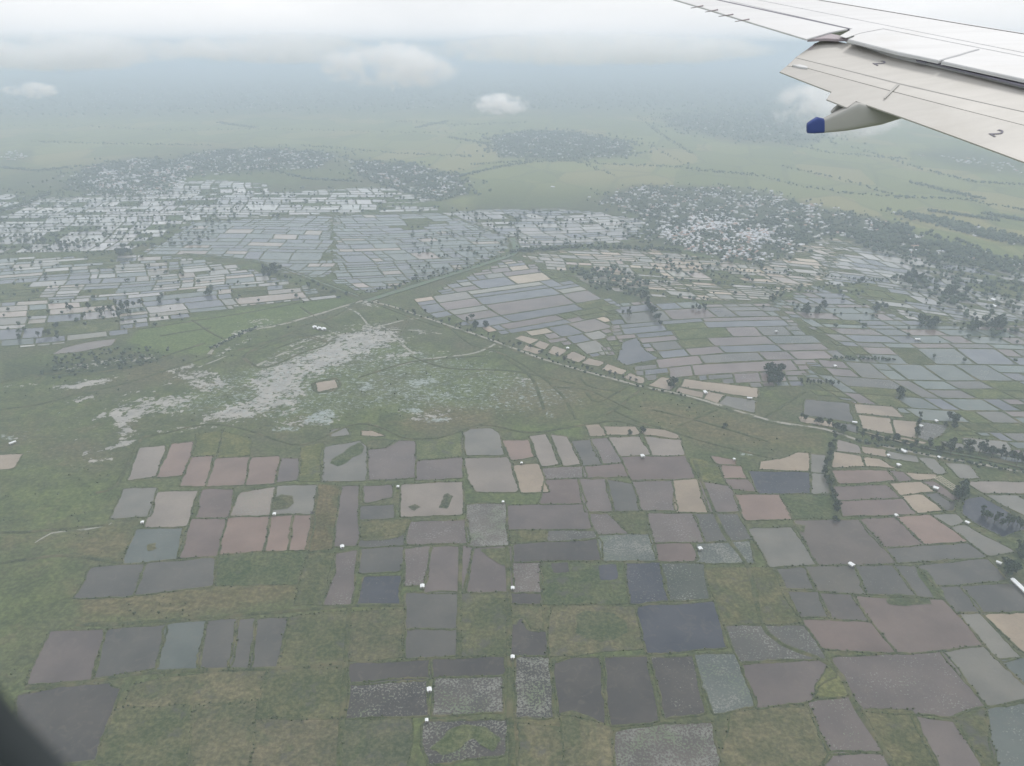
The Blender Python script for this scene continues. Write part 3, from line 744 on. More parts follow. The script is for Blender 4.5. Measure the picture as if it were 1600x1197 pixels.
def cell_look(q, style):
    x, y = q
    for g_ in GREEN:
        if inside(np.array([q]), g_)[0]:
            return 'g', random.choice([(.135,.17,.058), (.115,.145,.052), (.15,.165,.065)]), .05
    r = random.random()
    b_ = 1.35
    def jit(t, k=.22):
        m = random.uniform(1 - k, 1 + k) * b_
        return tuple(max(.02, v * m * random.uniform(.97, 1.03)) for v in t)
    if style == 'A':
        if r < .10: return 'g', jit(OL), .1
        return ('w', jit(random.choice([GY, SL, SL, GG, LT])), random.choice([0, .05, .2])) if r < .74 else ('w', jit((.26,.25,.235)), 0)  # palest tint carries the sky glare on the water
    if style == 'B':
        return ('w', jit(random.choice([SL, GG, GG])), random.choice([.0, .1, .2])) if r < .9 else ('w', jit(LT), 0)
    if style == 'C':
        if r < .22: return 'g', jit(GN, .3), 0
        return 'w', jit(random.choice([(.31,.305,.29), (.38,.37,.35), (.24,.235,.225)])), 0  # white sky glints on these ponds put into pale tints
    if style == 'D':
        return ('w', jit(random.choice([(.28,.27,.255), (.2,.195,.185), SL])), 0) if r < .88 else ('g', jit(OL), 0)
    if style == 'E1':
        return ('w', jit(random.choice([SL, SL, PU, GY])), random.choice([0, .05, .2])) if (r < .95 and x - 640 > (y - 420) * .3) else ('w', jit(TN), 0)
    if style == 'E2':
        if r < .18: return 'g', jit(OL, .3), .05
        return 'w', jit(random.choice([TN, LT, (.23,.215,.19), GY])), 0
    if style == 'E3':
        return ('w', jit(random.choice([SL, PU, PU, GR])), random.choice([.1, .25, .4])) if r < .93 else ('w', jit(GG), .5)
    if style == 'E4':
        if r < .10: return 'g', jit(OL, .3), .05
        return 'w', jit(random.choice([(.27,.26,.245), (.20,.195,.185), (.16,.16,.155), SL])), random.choice([0, 0, .15])
    if r < .06: return 'g', jit(OL, .3), .1
    return 'w', jit(random.choice([SL, GG, GG, GR, PU])), random.choice([0, .1, .25, .4])

TRACED_B = [np.array(f[3], float) for f in F if f[0][0] != 'p']
FIELD_RECS = []   # (kind, tint, veg, ground outline, size in view)
for k_, t_, v_, p_ in F:
    if k_ in ('w', 'pw'):
        lum_ = random.uniform(.84, 1.06)
        t_ = tuple(lum_ * x for x in t_)
        v_ = v_ if v_ > .12 else v_ + random.uniform(0, .12)
    elif k_ == 'g':
        v_ = v_ + random.uniform(.08, .4)
    P = ccw(gnd(p_))
    P = P + out_normals(P) * 1.9
    p = np.array(p_, float)
    area = abs(np.sum(p[:, 0] * np.roll(p[:, 1], -1) - np.roll(p[:, 0], -1) * p[:, 1])) / 2
    FIELD_RECS.append((k_, t_, v_, P, area + 1e4))
for P, q, style in BLOCKS:
    qb = bearing(P)
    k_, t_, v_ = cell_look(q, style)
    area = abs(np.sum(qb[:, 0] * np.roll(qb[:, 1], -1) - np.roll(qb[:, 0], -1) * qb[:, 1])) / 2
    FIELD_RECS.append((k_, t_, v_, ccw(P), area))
FIELD_RECS.sort(key=lambda r: -r[4])
for k_, t_, v_, P, area in [r for r in FIELD_RECS if r[0][0] == 'p']:
    O = rough_outline(P, 4.0, 1.1, RNG)
    me = mesh_from('patch', np.concatenate([O, np.full((len(O), 1), .40 + RNG.uniform(0, .06))], 1), [list(range(len(O)))], [M_water if k_ == 'pw' else M_crop])
    set_col(me, 'tint', (*t_, v_))
    obj('weed_patch' if k_ == 'pg' else 'puddle', me, ground)
FIELD_RECS = [r for r in FIELD_RECS if r[0][0] != 'p']
rest = {'w': [[], [], [], 0], 'g': [[], [], [], 0], 'b': [[], [], 0]}
n_single = {'w': 0, 'g': 0}
for k_, t_, v_, P, area in FIELD_RECS:
    dist = np.hypot(*P.mean(0))
    near = area >= 1e4
    O = rough_outline(P, 4.0 if dist < 1300 else 10.0, 1.15 if near and dist < 1300 else 0.6, RNG)
    z = 0.12 + RNG.uniform(0, 0.10) + (0.12 if k_ == 'g' else 0)
    wdt = (2.2 if dist < 1100 else 3.0) if k_ == 'w' else 1.3
    BV, BQ = bank_ring(O, wdt, 0.75 if k_ == 'w' else 0.4, RNG)
    if near:
        nn_ = out_normals(O)
        pick = RNG.random(len(O)) < .55
        TUFTS.append((O + nn_ * RNG.uniform(.2, 2.2, (len(O), 1)))[pick])
    if n_single[k_] < (250 if k_ == 'w' else 49):
        n_single[k_] += 1
        me = mesh_from('field', np.concatenate([O, np.full((len(O), 1), z)], 1), [list(range(len(O)))], [M_water if k_ == 'w' else M_crop])
        set_col(me, 'tint', (*t_, v_))
        fo = obj('flooded_field' if k_ == 'w' else 'grassy_field', me, ground)
        bo = obj('earth_bank', mesh_np('bank', BV, BQ, [M_bank], True), fo)
    else:
        # simple four-sided sheet for the far ones
        r = rest[k_]
        n0 = r[3]
        r[0].append(np.concatenate([P, np.full((len(P), 1), z)], 1)); r[1].append(np.arange(len(P))[None] + n0)
        r[2].append(np.tile([*t_, v_], (len(P), 1))); r[3] += len(P)
        O2 = rough_outline(P, 25.0, 0.4, RNG)
        BV, BQ = bank_ring(O2, wdt, 0.8, RNG)
        b_ = rest['b']
        b_[0].append(BV); b_[1].append(BQ + b_[2]); b_[2] += len(BV)
for k_, nm, mt in (('w', 'flooded_field_patchwork', M_water), ('g', 'grassy_field_patchwork', M_crop)):
    r = rest[k_]
    if r[0]:
        me = mesh_np(nm, np.concatenate(r[0]), np.concatenate(r[1]), [mt])
        set_col(me, 'tint', np.concatenate(r[2]))
        tag(obj(nm, me, ground), None, None, None, 'stuff')
if rest['b'][0]:
    tag(obj('earth_bank_network', mesh_np('banks', np.concatenate(rest['b'][0]), np.concatenate(rest['b'][1]), [M_bank], True), ground), None, None, None, 'stuff')
print('fields', len(FIELD_RECS), n_single)

# ------------------------------------------------------------------ roads, tracks, canals, long dykes
def smooth_line(pts, step=12.0):
    G = gnd(pts)
    # Catmull-Rom through the surveyed points
    Q = np.concatenate([[2 * G[0] - G[1]], G, [2 * G[-1] - G[-2]]])
    out = []
    for i in range(1, len(Q) - 2):
        n = max(2, int(np.hypot(*(Q[i + 1] - Q[i])) / step))
        for t in np.arange(n) / n:
            out.append(0.5 * ((2 * Q[i]) + (Q[i + 1] - Q[i - 1]) * t + (2 * Q[i - 1] - 5 * Q[i] + 4 * Q[i + 1] - Q[i + 2]) * t * t + (3 * Q[i] - Q[i - 1] - 3 * Q[i + 1] + Q[i + 2]) * t ** 3))
    out.append(Q[-2])
    return np.array(out)
def ribbon(name, pts, profile, mat, jit=0.3, parent=None):
    """sweep a cross-section [(offset, height), ...] along a line on the plain"""
    C = smooth_line(pts)
    T = np.gradient(C, axis=0); T /= np.hypot(*T.T)[:, None]
    N = np.stack([-T[:, 1], T[:, 0]], 1)
    V = []
    for off, h in profile:
        o_ = off + RNG.normal(0, jit, len(C))
        V.append(np.concatenate([C + N * o_[:, None], np.full((len(C), 1), h)], 1))
    n = len(C); k = len(profile)
    V = np.concatenate(V)
    i = np.arange(n - 1)
    Q = np.concatenate([np.stack([r * n + i, r * n + i + 1, (r + 1) * n + i + 1, (r + 1) * n + i], 1) for r in range(k - 1)])[:, ::-1]
    me = mesh_np(name, V, Q, [mat], True)
    return obj(name, me, parent)
ROAD = [(578,471),(620,482),(700,509),(760,529),(840,559),(900,577),(1000,604),(1080,621),(1200,657),(1290,672),(1345,690),(1450,712),(1530,726),(1640,748)]
rb = ribbon('dirt_road', ROAD, [(-2.6, 1.15), (2.6, 1.15)], M_road, .5)
tag(ribbon('road_dyke', ROAD, [(-8, -.05), (-3.6, 1.08), (3.6, 1.08), (8, -.05)], M_bank, .5), 'grassy dyke carrying the pale dirt road', None, None, 'structure')
tag(rb, 'pale dirt road on a low dyke running across the flooded plain', None, None, 'structure')
r2 = ribbon('dirt_road', [(326,554),(338,541),(352,532),(390,517),(440,507),(500,490),(545,476),(566,470)], [(-4, -.05), (-2, .8), (2, .8), (4, -.05)], M_road, .6)
tag(r2, 'pale dirt road branching towards the green strip', None, None, 'structure')
for nm, pts, wd, lab in [('path', [(400,572),(440,553),(500,533),(550,518),(585,512),(628,501),(655,497)], 2.6, 'worn earth path across the marsh to the dirt road'),
                    ('path', [(598,510),(606,519),(622,533),(646,553)], 2.6, 'short pale path leading down into the marsh'),
                    ('path', [(582,513),(620,515),(660,517),(690,522)], 2.2, 'faint path at the head of the marsh'),
                    ('path', [(778,534),(760,545),(735,553),(700,557),(660,562),(620,572)], 2.4, 'curved pale path from the dirt road into the marsh'),
                    ('path', [(540,480),(560,490),(575,508),(582,513)], 2.0, 'winding path by the road junction'),
                    ('path', [(310,574),(340,562),(360,553)], 1.8, 'narrow path along the marsh edge'),
                    ('path', [(55,848),(80,833),(110,830),(160,823),(175,817)], 1.0, 'thin trodden path over the lower grassland')]:
    tag(ribbon(nm, pts, [(-wd, .06), (wd, .06)], M_track, .5), lab, None, None, 'structure')
for pts, wd, lab in [([(572,470),(640,449),(700,430),(760,411),(800,397),(805,385),(800,372)], 11, 'weedy green canal joining the road from the far fields'),
                     ([(560,463),(500,441),(440,419),(390,407),(300,398),(285,397)], 5, 'narrow canal below the left fields'),
                     ([(1340,672),(1450,700),(1530,715),(1640,738)], 4, 'dark ditch beside the tree lined dyke')]:
    tag(ribbon('canal', pts, [(-wd, .10), (wd, .10)], M_canal, .8), lab, None, None, 'structure')
    for s in (-1, 1):
        tag(ribbon('canal_bank', pts, [(s * (wd - 1) - 3, -.05), (s * (wd + 1) - 1, 1.3), (s * (wd + 1) + 1, 1.3), (s * (wd + 2) + 4, -.05)], M_bank, .5), lab.replace('canal', 'canal bank'), None, None, 'structure')
DYKES = [[(222,683),(262,676),(300,666),(340,663),(372,668),(400,676),(440,690),(475,695),(520,676),(550,664),(575,663),(600,670),(625,682),(650,686),(690,683),(720,674),(745,664),(775,666),(830,676),(900,666),(960,658),(1003,668)],
         [(150,770),(180,760),(205,712),(222,683)], [(0,598),(60,585),(150,582),(215,570),(260,556),(320,536)], [(0,640),(60,632),(120,616),(200,598),(280,572),(330,556)],
         [(400,572),(380,557),(420,540),(468,524)], [(468,524),(510,535)], [(370,548),(430,530),(470,514)], [(560,470),(520,495),(470,510)],
         [(945,648),(960,640),(1003,607)], [(860,600),(880,620),(900,655)], [(870,605),(920,610),(985,640)], [(905,590),(925,605),(970,612)], [(960,642),(1000,660),(1030,668),(1100,690),(1200,715)],
         [(1085,720),(1100,760),(1130,830),(1170,890),(1200,990),(1300,1040),(1340,1110),(1400,1200)], [(0,832),(60,830),(170,820)], [(0,880),(100,868),(190,880)], [(335,964),(450,955),(560,946),(630,946)], [(545,950),(540,1035),(530,1200)],
         [(792,855),(795,930),(795,1030),(800,1200)], [(720,850),(716,1030)], [(120,975),(170,976),(330,964)], [(40,1075),(140,1066),(240,1050),(430,1045),(540,1035)],
         [(380,558),(392,548),(430,532),(468,522),(512,536),(470,552),(430,570),(404,574),(380,558)], [(488,600),(495,597),(525,591),(530,606),(498,614),(488,600)], [(560,590),(640,566),(700,560),(760,556)], [(640,556),(700,575),(800,580),(900,600)], [(760,545),(800,560),(870,605)],
         [(790,560),(830,590),(850,640)], [(915,612),(935,628),(985,600)], [(700,510),(740,540),(790,545)], [(470,480),(500,500),(520,512)], [(600,480),(640,495),(690,512)], [(430,545),(500,520)], [(1020,640),(1100,660),(1200,690)], [(1120,640),(1060,665)],
         [(215,515),(300,502),(400,486),(470,472)], [(300,500),(330,520),(350,530)], [(250,525),(330,512)], [(1190,655),(1258,612)]]
for d_ in DYKES:
    o_ = ribbon('field_dyke', d_, [(-2.8, -.05), (-1.0, 1.1), (1.0, 1.1), (2.8, -.05)], M_bank, .35, ground)

# ------------------------------------------------------------------ trees
def ico(sub):
    t = (1 + 5 ** .5) / 2
    V = np.array([(-1,t,0),(1,t,0),(-1,-t,0),(1,-t,0),(0,-1,t),(0,1,t),(0,-1,-t),(0,1,-t),(t,0,-1),(t,0,1),(-t,0,-1),(-t,0,1)], float)
    V /= np.linalg.norm(V[0])
    Fc = [(0,11,5),(0,5,1),(0,1,7),(0,7,10),(0,10,11),(1,5,9),(5,11,4),(11,10,2),(10,7,6),(7,1,8),(3,9,4),(3,4,2),(3,2,6),(3,6,8),(3,8,9),(4,9,5),(2,4,11),(6,2,10),(8,6,7),(9,8,1)]
    V = [tuple(v) for v in V]
    for _ in range(sub):
        cache = {}; nf = []
        def mid(a, b):
            k = (min(a, b), max(a, b))
            if k not in cache:
                m = np.array(V[a]) + np.array(V[b]); V.append(tuple(m / np.linalg.norm(m))); cache[k] = len(V) - 1
            return cache[k]
        for a, b, c_ in Fc:
            x, y, z = mid(a, b), mid(b, c_), mid(c_, a)
            nf += [(a, x, z), (b, y, x), (c_, z, y), (x, y, z)]
        Fc = nf
    return np.array(V), np.array(Fc)
def leaf_quads(centres, size, rng):
    n = len(centres)
    a = rng.normal(size=(n, 3)); a /= np.linalg.norm(a, axis=1)[:, None]
    b = np.cross(a, rng.normal(size=(n, 3))); b /= np.linalg.norm(b, axis=1)[:, None]
    s = (size * rng.uniform(.6, 1.4, n))[:, None]
    V = np.stack([centres - a * s - b * s * .6, centres + a * s * .9 - b * s * .5, centres + a * s + b * s * .6, centres - a * s * .8 + b * s * .55], 1).reshape(-1, 3)
    return V, np.arange(4 * n).reshape(-1, 4)
def tube(path, radii, k=6):
    V, Q = [], []
    for (p, r) in zip(path, radii):
        for i in range(k):
            an = 2 * math.pi * i / k
            V.append((p[0] + r * math.cos(an), p[1] + r * math.sin(an), p[2]))
    for s in range(len(path) - 1):
        for i in range(k):
            Q.append((s * k + i, s * k + (i + 1) % k, (s + 1) * k + (i + 1) % k, (s + 1) * k + i))
    return V, Q
def make_tree_meshes(seed, h, spread, base, lobes, n_leaf, leaf):
    """trunk with limbs, and a crown of leaf clumps spread through several uneven lobes"""
    rng = np.random.default_rng(seed)
    cs = []
    for i in range(lobes):
        an = rng.uniform(0, 6.28); rr = spread * rng.uniform(.15, .75)
        zc = h * rng.uniform(base + .12, .86)
        cs.append((np.array([math.cos(an) * rr, math.sin(an) * rr, zc]), spread * rng.uniform(.35, .62)))
    V, Q = tube([(0, 0, -.3), (.1, 0, h * base * .6), (.15, .1, h * base * 1.2), (0, .1, h * .7)], [h * .028, h * .022, h * .018, h * .008])
    V = list(V); Q = list(Q)
    for c_, r_ in cs:
        v2, q2 = tube([(0.1, 0, h * base), tuple(c_ * .6 + np.array([0, 0, h * base * .4])), tuple(c_)], [h * .014, h * .010, h * .004], 4)
        Q += [tuple(x + len(V) for x in q) for q in q2]; V += v2
    trunk = mesh_np('trunk', np.array(V), np.array(Q), [M_bark], True)
    pts = []
    for c_, r_ in cs:
        n = max(8, int(n_leaf * r_ ** 2 / sum(x[1] ** 2 for x in cs)))
        d = rng.normal(size=(n, 3)); d /= np.linalg.norm(d, axis=1)[:, None]
        rad = r_ * rng.uniform(.45, 1.08, n) ** .7
        p = c_ + d * rad[:, None] * np.array([1, 1, .8])
        pts.append(p)
    pts = np.concatenate(pts)
    pts[:, 2] = np.maximum(pts[:, 2], h * base * .8)
    LV, LQ = leaf_quads(pts, leaf, rng)
    crown = mesh_np('crown', LV, LQ, [M_leaf])
    return trunk, crown
def make_palm_meshes(seed, h):
    rng = np.random.default_rng(seed)
    lean = rng.uniform(-.12, .12, 2) * h
    path = [(lean[0] * t * t, lean[1] * t * t, h * t - .3) for t in (0, .25, .5, .75, 1)]
    V, Q = tube(path, [.28, .2, .17, .15, .12], 6)
    trunk = mesh_np('trunk', np.array(V), np.array(Q), [M_bark], True)
    top = np.array(path[-1])
    V, Q = [], []
    for i in range(15):
        an = 6.28 * i / 15 + rng.uniform(-.2, .2); el = rng.uniform(-.2, 1.0)
        l = rng.uniform(2.6, 3.6)
        d = np.array([math.cos(an), math.sin(an), 0]); s_ = np.array([-d[1], d[0], 0])
        prev = None
        for k in range(5):
            t = k / 4
            p = top + d * l * t * math.cos(el * (1 - t)) + np.array([0, 0, l * (math.sin(el) * t - .62 * t * t)])
            wd = .5 * math.sin(math.pi * (.12 + .85 * t))
            V += [tuple(p - s_ * wd - np.array([0, 0, .2 * wd])), tuple(p + np.array([0, 0, .1])), tuple(p + s_ * wd - np.array([0, 0, .2 * wd]))]
            b_ = len(V) - 3
            if prev is not None:
                Q += [(prev, prev + 1, b_ + 1, b_), (prev + 1, prev + 2, b_ + 2, b_ + 1)]
            prev = b_
    crown = mesh_np('crown', np.array(V), np.array(Q), [M_leaf])
    return trunk, crown
TREES = {'round': [make_tree_meshes(20 + i, 10, 4.3, .22, 7, 300, .62) for i in range(4)],
         'tall': [make_tree_meshes(40 + i, 13, 2.9, .25, 7, 260, .58) for i in range(4)],
         'bush': [make_tree_meshes(60 + i, 4.2, 2.8, .05, 5, 150, .48) for i in range(3)],
         'palm': [make_palm_meshes(80 + i, 10) for i in range(3)]}
NAMES = {'round': 'broadleaf_tree', 'tall': 'tall_tree', 'bush': 'bush', 'palm': 'palm_tree'}
n_trees = 0
def plant(q, kind, sc, label, group, rng=random):
    global n_trees
    p = gnd(q)
    tr, cr = rng.choice(TREES[kind])
    e = obj(NAMES[kind], None, None, (p[0], p[1], 0), (0, 0, rng.uniform(0, 6.28)))
    e.scale = (sc * rng.uniform(.85, 1.15), sc * rng.uniform(.85, 1.15), sc * rng.uniform(.85, 1.15))
    tag(e, label, 'bush' if kind == 'bush' else 'tree', group)
    obj('trunk', tr, e); obj('crown', cr, e)
    n_trees += 1
def along(pts, n, jx=2.0, jy=1.0):
    pts = np.asarray(pts, float)
    seg = np.hypot(*np.diff(pts, axis=0).T); cum = np.concatenate([[0], np.cumsum(seg)])
    out = []
    for k in range(n):
        s = cum[-1] * (k + random.uniform(.1, .9)) / n
        i = min(np.searchsorted(cum, s, 'right') - 1, len(seg) - 1)
        p = pts[i] + (pts[i + 1] - pts[i]) * (s - cum[i]) / max(seg[i], 1e-6)
        out.append((p[0] + random.gauss(0, jx), p[1] + random.gauss(0, jy)))
    return out
def clump(cx, cy, rx, ry, n):
    out = []
    for _ in range(n):
        a, r = random.uniform(0, 6.28), math.sqrt(random.random())
        out.append((cx + rx * r * math.cos(a), cy + ry * r * math.sin(a)))
    return out
KR, KT, KB, KP = 'round', 'tall', 'bush', 'palm'
TR = [(along([(640,486),(700,505),(760,526),(850,553),(900,571),(960,588),(1000,601)], 34, 2, 1.5), [KR, KB, KB, KT], .62, 'small tree or bush on the dyke where the dirt road leaves the junction'),
      (along([(1248,653),(1300,668),(1350,684),(1420,698),(1450,704)], 24, 3, 2), [KR, KT, KR], .72, 'dark tree in the row on the dyke below the pale rectangular ponds'),
      (along([(1450,702),(1500,704),(1560,714),(1615,726)], 26, 4, 4), [KR, KR, KT], .95, 'dark tree in the thick belt on the dyke at the right edge'),
      (along([(1246,600),(1312,603)], 13, 1.2, .8), [KT], .55, 'small upright tree in the short straight row beside the green field'),
      (clump(1211, 590, 15, 15, 20), [KR, KT], 1.05, 'tall dark tree in the isolated clump standing in blue water right of centre'),
      (along([(1302,684),(1296,720),(1290,745),(1300,775),(1311,806)], 20, 3, 2), [KR, KB, KR], .7, 'tree in the dark hedge running down past the green field corner'),
      (clump(1500, 775, 10, 12, 9) + along([(1528,803),(1560,815),(1598,832)], 10, 5, 4), [KR, KT], .85, 'dark tree leaning over the blue pond near the right edge'),
      (along([(1437,652),(1434,672),(1432,690)], 6, 1.5, 2), [KT], .7, 'tree in the short upright row between the pale ponds and speckled pond'),
      (clump(1455, 506, 20, 9, 12), [KR], 1.05, 'dark tree in the upper clump among flooded plots near the right side'),
      (clump(1545, 512, 34, 11, 18), [KR, KT], 1.1, 'dark tree in the wide clump at the upper right above the big pale pond'),
      (clump(1268, 482, 22, 10, 12), [KR], .9, 'tree in the clump beside the curved track above the yellow green plots'),
      (along([(1003,462),(1012,476),(1020,494),(1030,506)], 16, 2.5, 2), [KR], .85, 'tree in the slanting hedge that cuts into the slate water, centre right'),
      (clump(980, 490, 8, 5, 4), [KT], .8, 'tree in the small group left of the slanting hedge'),
      (clump(1098, 484, 18, 4, 6), [KT, KR], .75, 'tree in the loose line right of the slanting hedge'),
      (clump(180, 488, 26, 14, 15) + clump(205, 480, 26, 4, 6), [KR, KT], .95, 'dark tree in the left clump standing in the grey ponds'),
      (clump(326, 462, 5, 9, 6), [KR], 1.05, 'dark tree in the pair of crowns on a bank by the pale square pond'),
      (clump(195, 396, 12, 10, 8), [KR], 1.25, 'large dark tree in the far left clump above the winding canal'),
      (clump(110, 386, 22, 7, 8), [KR, KT], 1.0, 'dark tree in the far left group by the bright ponds'),
      (along([(30,518),(28,535)], 3, 1, 1) + along([(88,508),(90,530)], 5, 1, 2) + along([(60,527),(80,522)], 4, 2, 1), [KT, KR], .7, 'small tree on a bank between the leftmost pale ponds'),
      (along([(410,420),(440,432),(480,445),(545,466)], 22, 4, 3), [KR, KB], .75, 'tree in the belt along the left canal above the junction'),
      (along([(600,455),(650,438),(700,424),(760,404)], 18, 5, 2), [KR, KB], .7, 'tree on the bank of the weedy green canal'),
      (along([(735,505),(760,508)], 7, 5, 4), [KR], .9, 'dark tree in the group just above the road bend near the centre'),
      (clump(1005, 676, 1, 1, 1) , [KR], .75, 'single tree standing between the small tan ponds'),
      (clump(985, 677, 4, 3, 3), [KR, KB], .7, 'tree leaning over the small tan pond by the brown grassland'),
      (clump(1050, 606, 4, 4, 4), [KR], .9, 'tree beside the tan ponds along the dirt road'),
      (clump(1405, 620, 9, 7, 6), [KR, KB], .85, 'tree at the end of the green strip above the pale ponds'),
      (clump(1480, 660, 18, 12, 7), [KR, KB], .95, 'tree on the grassy islet among the speckled water'),
      (clump(1575, 895, 10, 8, 5) + clump(1597, 870, 4, 8, 3), [KR], .9, 'dark tree on the bank beside the long white shed'),
      (clump(1308, 815, 2, 1, 1), [KB], 1.1, 'lone bush at the corner of the brown pond'),
      (along([(40,385),(70,378),(85,395)], 8, 5, 3), [KR, KT], .9, 'dark tree near the left edge among the bright far ponds'),
      (along([(130,500),(135,480)], 4, 2, 2) + along([(105,486),(112,482)], 3, 2, 1), [KT, KR], .85, 'small tree left of the big left hand clump'),
      (clump(425, 428, 22, 10, 14), [KR], .95, 'dark tree in the thicket on the left canal bend'),
      (clump(250, 470, 3, 5, 3), [KR], .9, 'dark tree at the corner of the pale square pond'),
      (clump(1210, 468, 14, 5, 5), [KT, KR], .85, 'tree in the loose group above the deep blue plots'),
      (clump(1345, 440, 3, 2, 2), [KR], .9, 'tree beside the big pink tinged pond far right'),
      (clump(1375, 482, 10, 8, 7), [KR, KT], .85, 'tree in the small clump right of the curved track'),
      (clump(1425, 438, 20, 9, 14), [KR], 1.0, 'dark tree in the far thicket above the bright green strip'),
      (clump(1495, 462, 22, 8, 10), [KR], 1.0, 'dark tree in the far thicket at the end of the bright green strip'),
      (clump(1130, 668, 2, 1, 1), [KB], 1.3, 'lone bush in the brown grassland below the road')]
for pts, kinds, sc, lab in TR:
    for q in pts:
        plant(q, random.choice(kinds), 1.45 * sc * random.uniform(.75, 1.2), lab, lab if len(pts) > 1 else None)
print('trees', n_trees)

# far and small growth: one mass of low-detail crowns
I0V, I0F = ico(0)
I1V, I1F = ico(1)
def mass_of_crowns(name, P, hgt, label, sub=0, flat=.75, mat=None):
    n = len(P)
    V0, F0 = (I0V, I0F) if sub == 0 else (I1V, I1F)
    k = len(V0)
    rng = RNG
    rad = hgt * rng.uniform(.32, .55, n)
    an = rng.uniform(0, 6.28, n)
    ca, sa = np.cos(an), np.sin(an)
    base = V0[None] * (1 + rng.normal(0, .2, (n, k, 1)))
    x = base[..., 0] * ca[:, None] - base[..., 1] * sa[:, None]
    y = base[..., 0] * sa[:, None] + base[..., 1] * ca[:, None]
    V = np.stack([x * rad[:, None] + P[:, 0:1], y * rad[:, None] + P[:, 1:2], base[..., 2] * (hgt * flat * .5)[:, None] + (hgt * .52)[:, None]], -1)
    Fc = F0[None] + (np.arange(n) * k)[:, None, None]
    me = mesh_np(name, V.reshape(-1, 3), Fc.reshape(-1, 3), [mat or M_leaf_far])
    o = obj(name, me)
    return tag(o, label, None, None, 'stuff')
def scatter_in(poly, n, ragged=0.0):
    """uniform on the plain inside an outline"""
    poly = np.asarray(poly, float)
    G = gnd(poly)
    lo, hi = G.min(0), G.max(0)
    out = np.zeros((0, 2))
    while len(out) < n:
        c_ = RNG.uniform(lo, hi, (n * 4, 2))
        out = np.concatenate([out, c_[inside(bearing(c_), poly)]])
    out = out[:n]
    if ragged:
        out = out + RNG.normal(0, ragged, out.shape)
    return out
V_MAIN = [(940,312),(990,291),(1130,293),(1190,299),(1260,319),(1385,347),(1388,366),(1300,366),(1215,402),(1160,408),(1060,392),(1000,372),(1012,342)]
V_TAIL = [(1290,362),(1390,350),(1440,369),(1560,402),(1600,410),(1600,424),(1480,406),(1380,388)]
V_LEFT = [(100,292),(130,263),(200,249),(270,251),(330,236),(430,233),(530,240),(500,262),(400,268),(290,275),(245,308),(150,305)]
V_MID = [(550,251),(640,256),(720,276),(733,304),(690,311),(600,285),(560,270)]
V_FAR = [(765,215),(830,205),(900,207),(985,223),(980,244),(860,249),(780,245)]
V_STRIP = [(1380,330),(1450,338),(1530,357),(1600,374),(1600,384),(1530,370),(1460,352)]
V_DARK = [(1020,182),(1110,173),(1250,173),(1330,196),(1260,225),(1150,221),(1060,202)]
def patchy(P, size, fill):
    """thin out a scatter unevenly so that clusters and clearings form"""
    x, y = P[:, 0] / size, P[:, 1] / size
    n_ = np.sin(x * 1.7 + 1.1 * np.sin(y * .9)) * np.sin(y * 1.3 + 2.0) + .7 * np.sin(x * 3.1 + y * 2.3) * np.sin(y * 3.7 - x * 1.9)
    return P[RNG.random(len(P)) < np.clip(fill + .75 * n_, 0.05, 1)]
crown_pts, crown_h = [], []
def add_crowns(P, lo, hi):
    crown_pts.append(P); crown_h.append(RNG.uniform(lo, hi, len(P)))
add_crowns(patchy(scatter_in(V_MAIN, 3200, 45), 60, .6), 4, 9); add_crowns(patchy(scatter_in(V_TAIL, 1300, 30), 60, .6), 6, 12)
add_crowns(patchy(scatter_in(V_LEFT, 3000, 60), 60, .6), 6, 12); add_crowns(patchy(scatter_in(V_MID, 1400, 50), 60, .6), 6, 12)
add_crowns(patchy(scatter_in(V_FAR, 2600, 80), 60, .6), 8, 14); add_crowns(scatter_in(V_STRIP, 420, 14), 6, 12); add_crowns(patchy(scatter_in(V_DARK, 2400, 110), 60, .6), 9, 16)
add_crowns(scatter_in([(0,128),(1300,128),(1300,176),(700,172),(420,178),(0,184)], 3000, 80), 10, 22)
add_crowns(scatter_in([(890,420),(960,420),(1015,440),(1010,465),(930,452)], 170, 8), 4, 9)
add_crowns(scatter_in([(1030,400),(1200,410),(1180,450),(1000,440)], 90, 10), 4, 8)
add_crowns(scatter_in([(1400,425),(1500,440),(1530,470),(1480,476),(1420,455)], 120, 10), 4, 9)
add_crowns(scatter_in([(1330,375),(1600,425),(1600,460),(1480,440),(1380,400)], 220, 10), 4, 8)
for yy in range(304, 394, 9):
    P = gnd(along([(-20, yy + 4), (300 + (394 - yy) * 1.5, yy - 3)], 40, 3, .8)); add_crowns(P, 4, 9)
add_crowns(scatter_in([(-40,296),(690,292),(690,330),(490,338),(300,350),(210,395),(-40,396)], 600, 10), 4, 9)
add_crowns(scatter_in([(690,326),(1000,336),(1000,380),(810,392)], 170, 8), 4, 8)
add_crowns(scatter_in([(640,350),(800,372),(790,395),(640,440)], 90, 5), 3.5, 7)
add_crowns(scatter_in([(0,400),(220,400),(540,466),(215,512),(0,540)], 120, 5), 3, 7)
add_crowns(scatter_in([(80,560),(180,545),(260,545),(270,562),(160,586),(60,592)], 120, 4), 2.5, 5.5)
add_crowns(scatter_in([(840,425),(1100,480),(1240,490),(1400,560),(1600,600),(1600,500),(1280,420),(1000,400)], 130, 4), 2.5, 7)
add_crowns(scatter_in([(1450,440),(1600,440),(1600,540),(1500,520)], 130, 6), 4, 9)
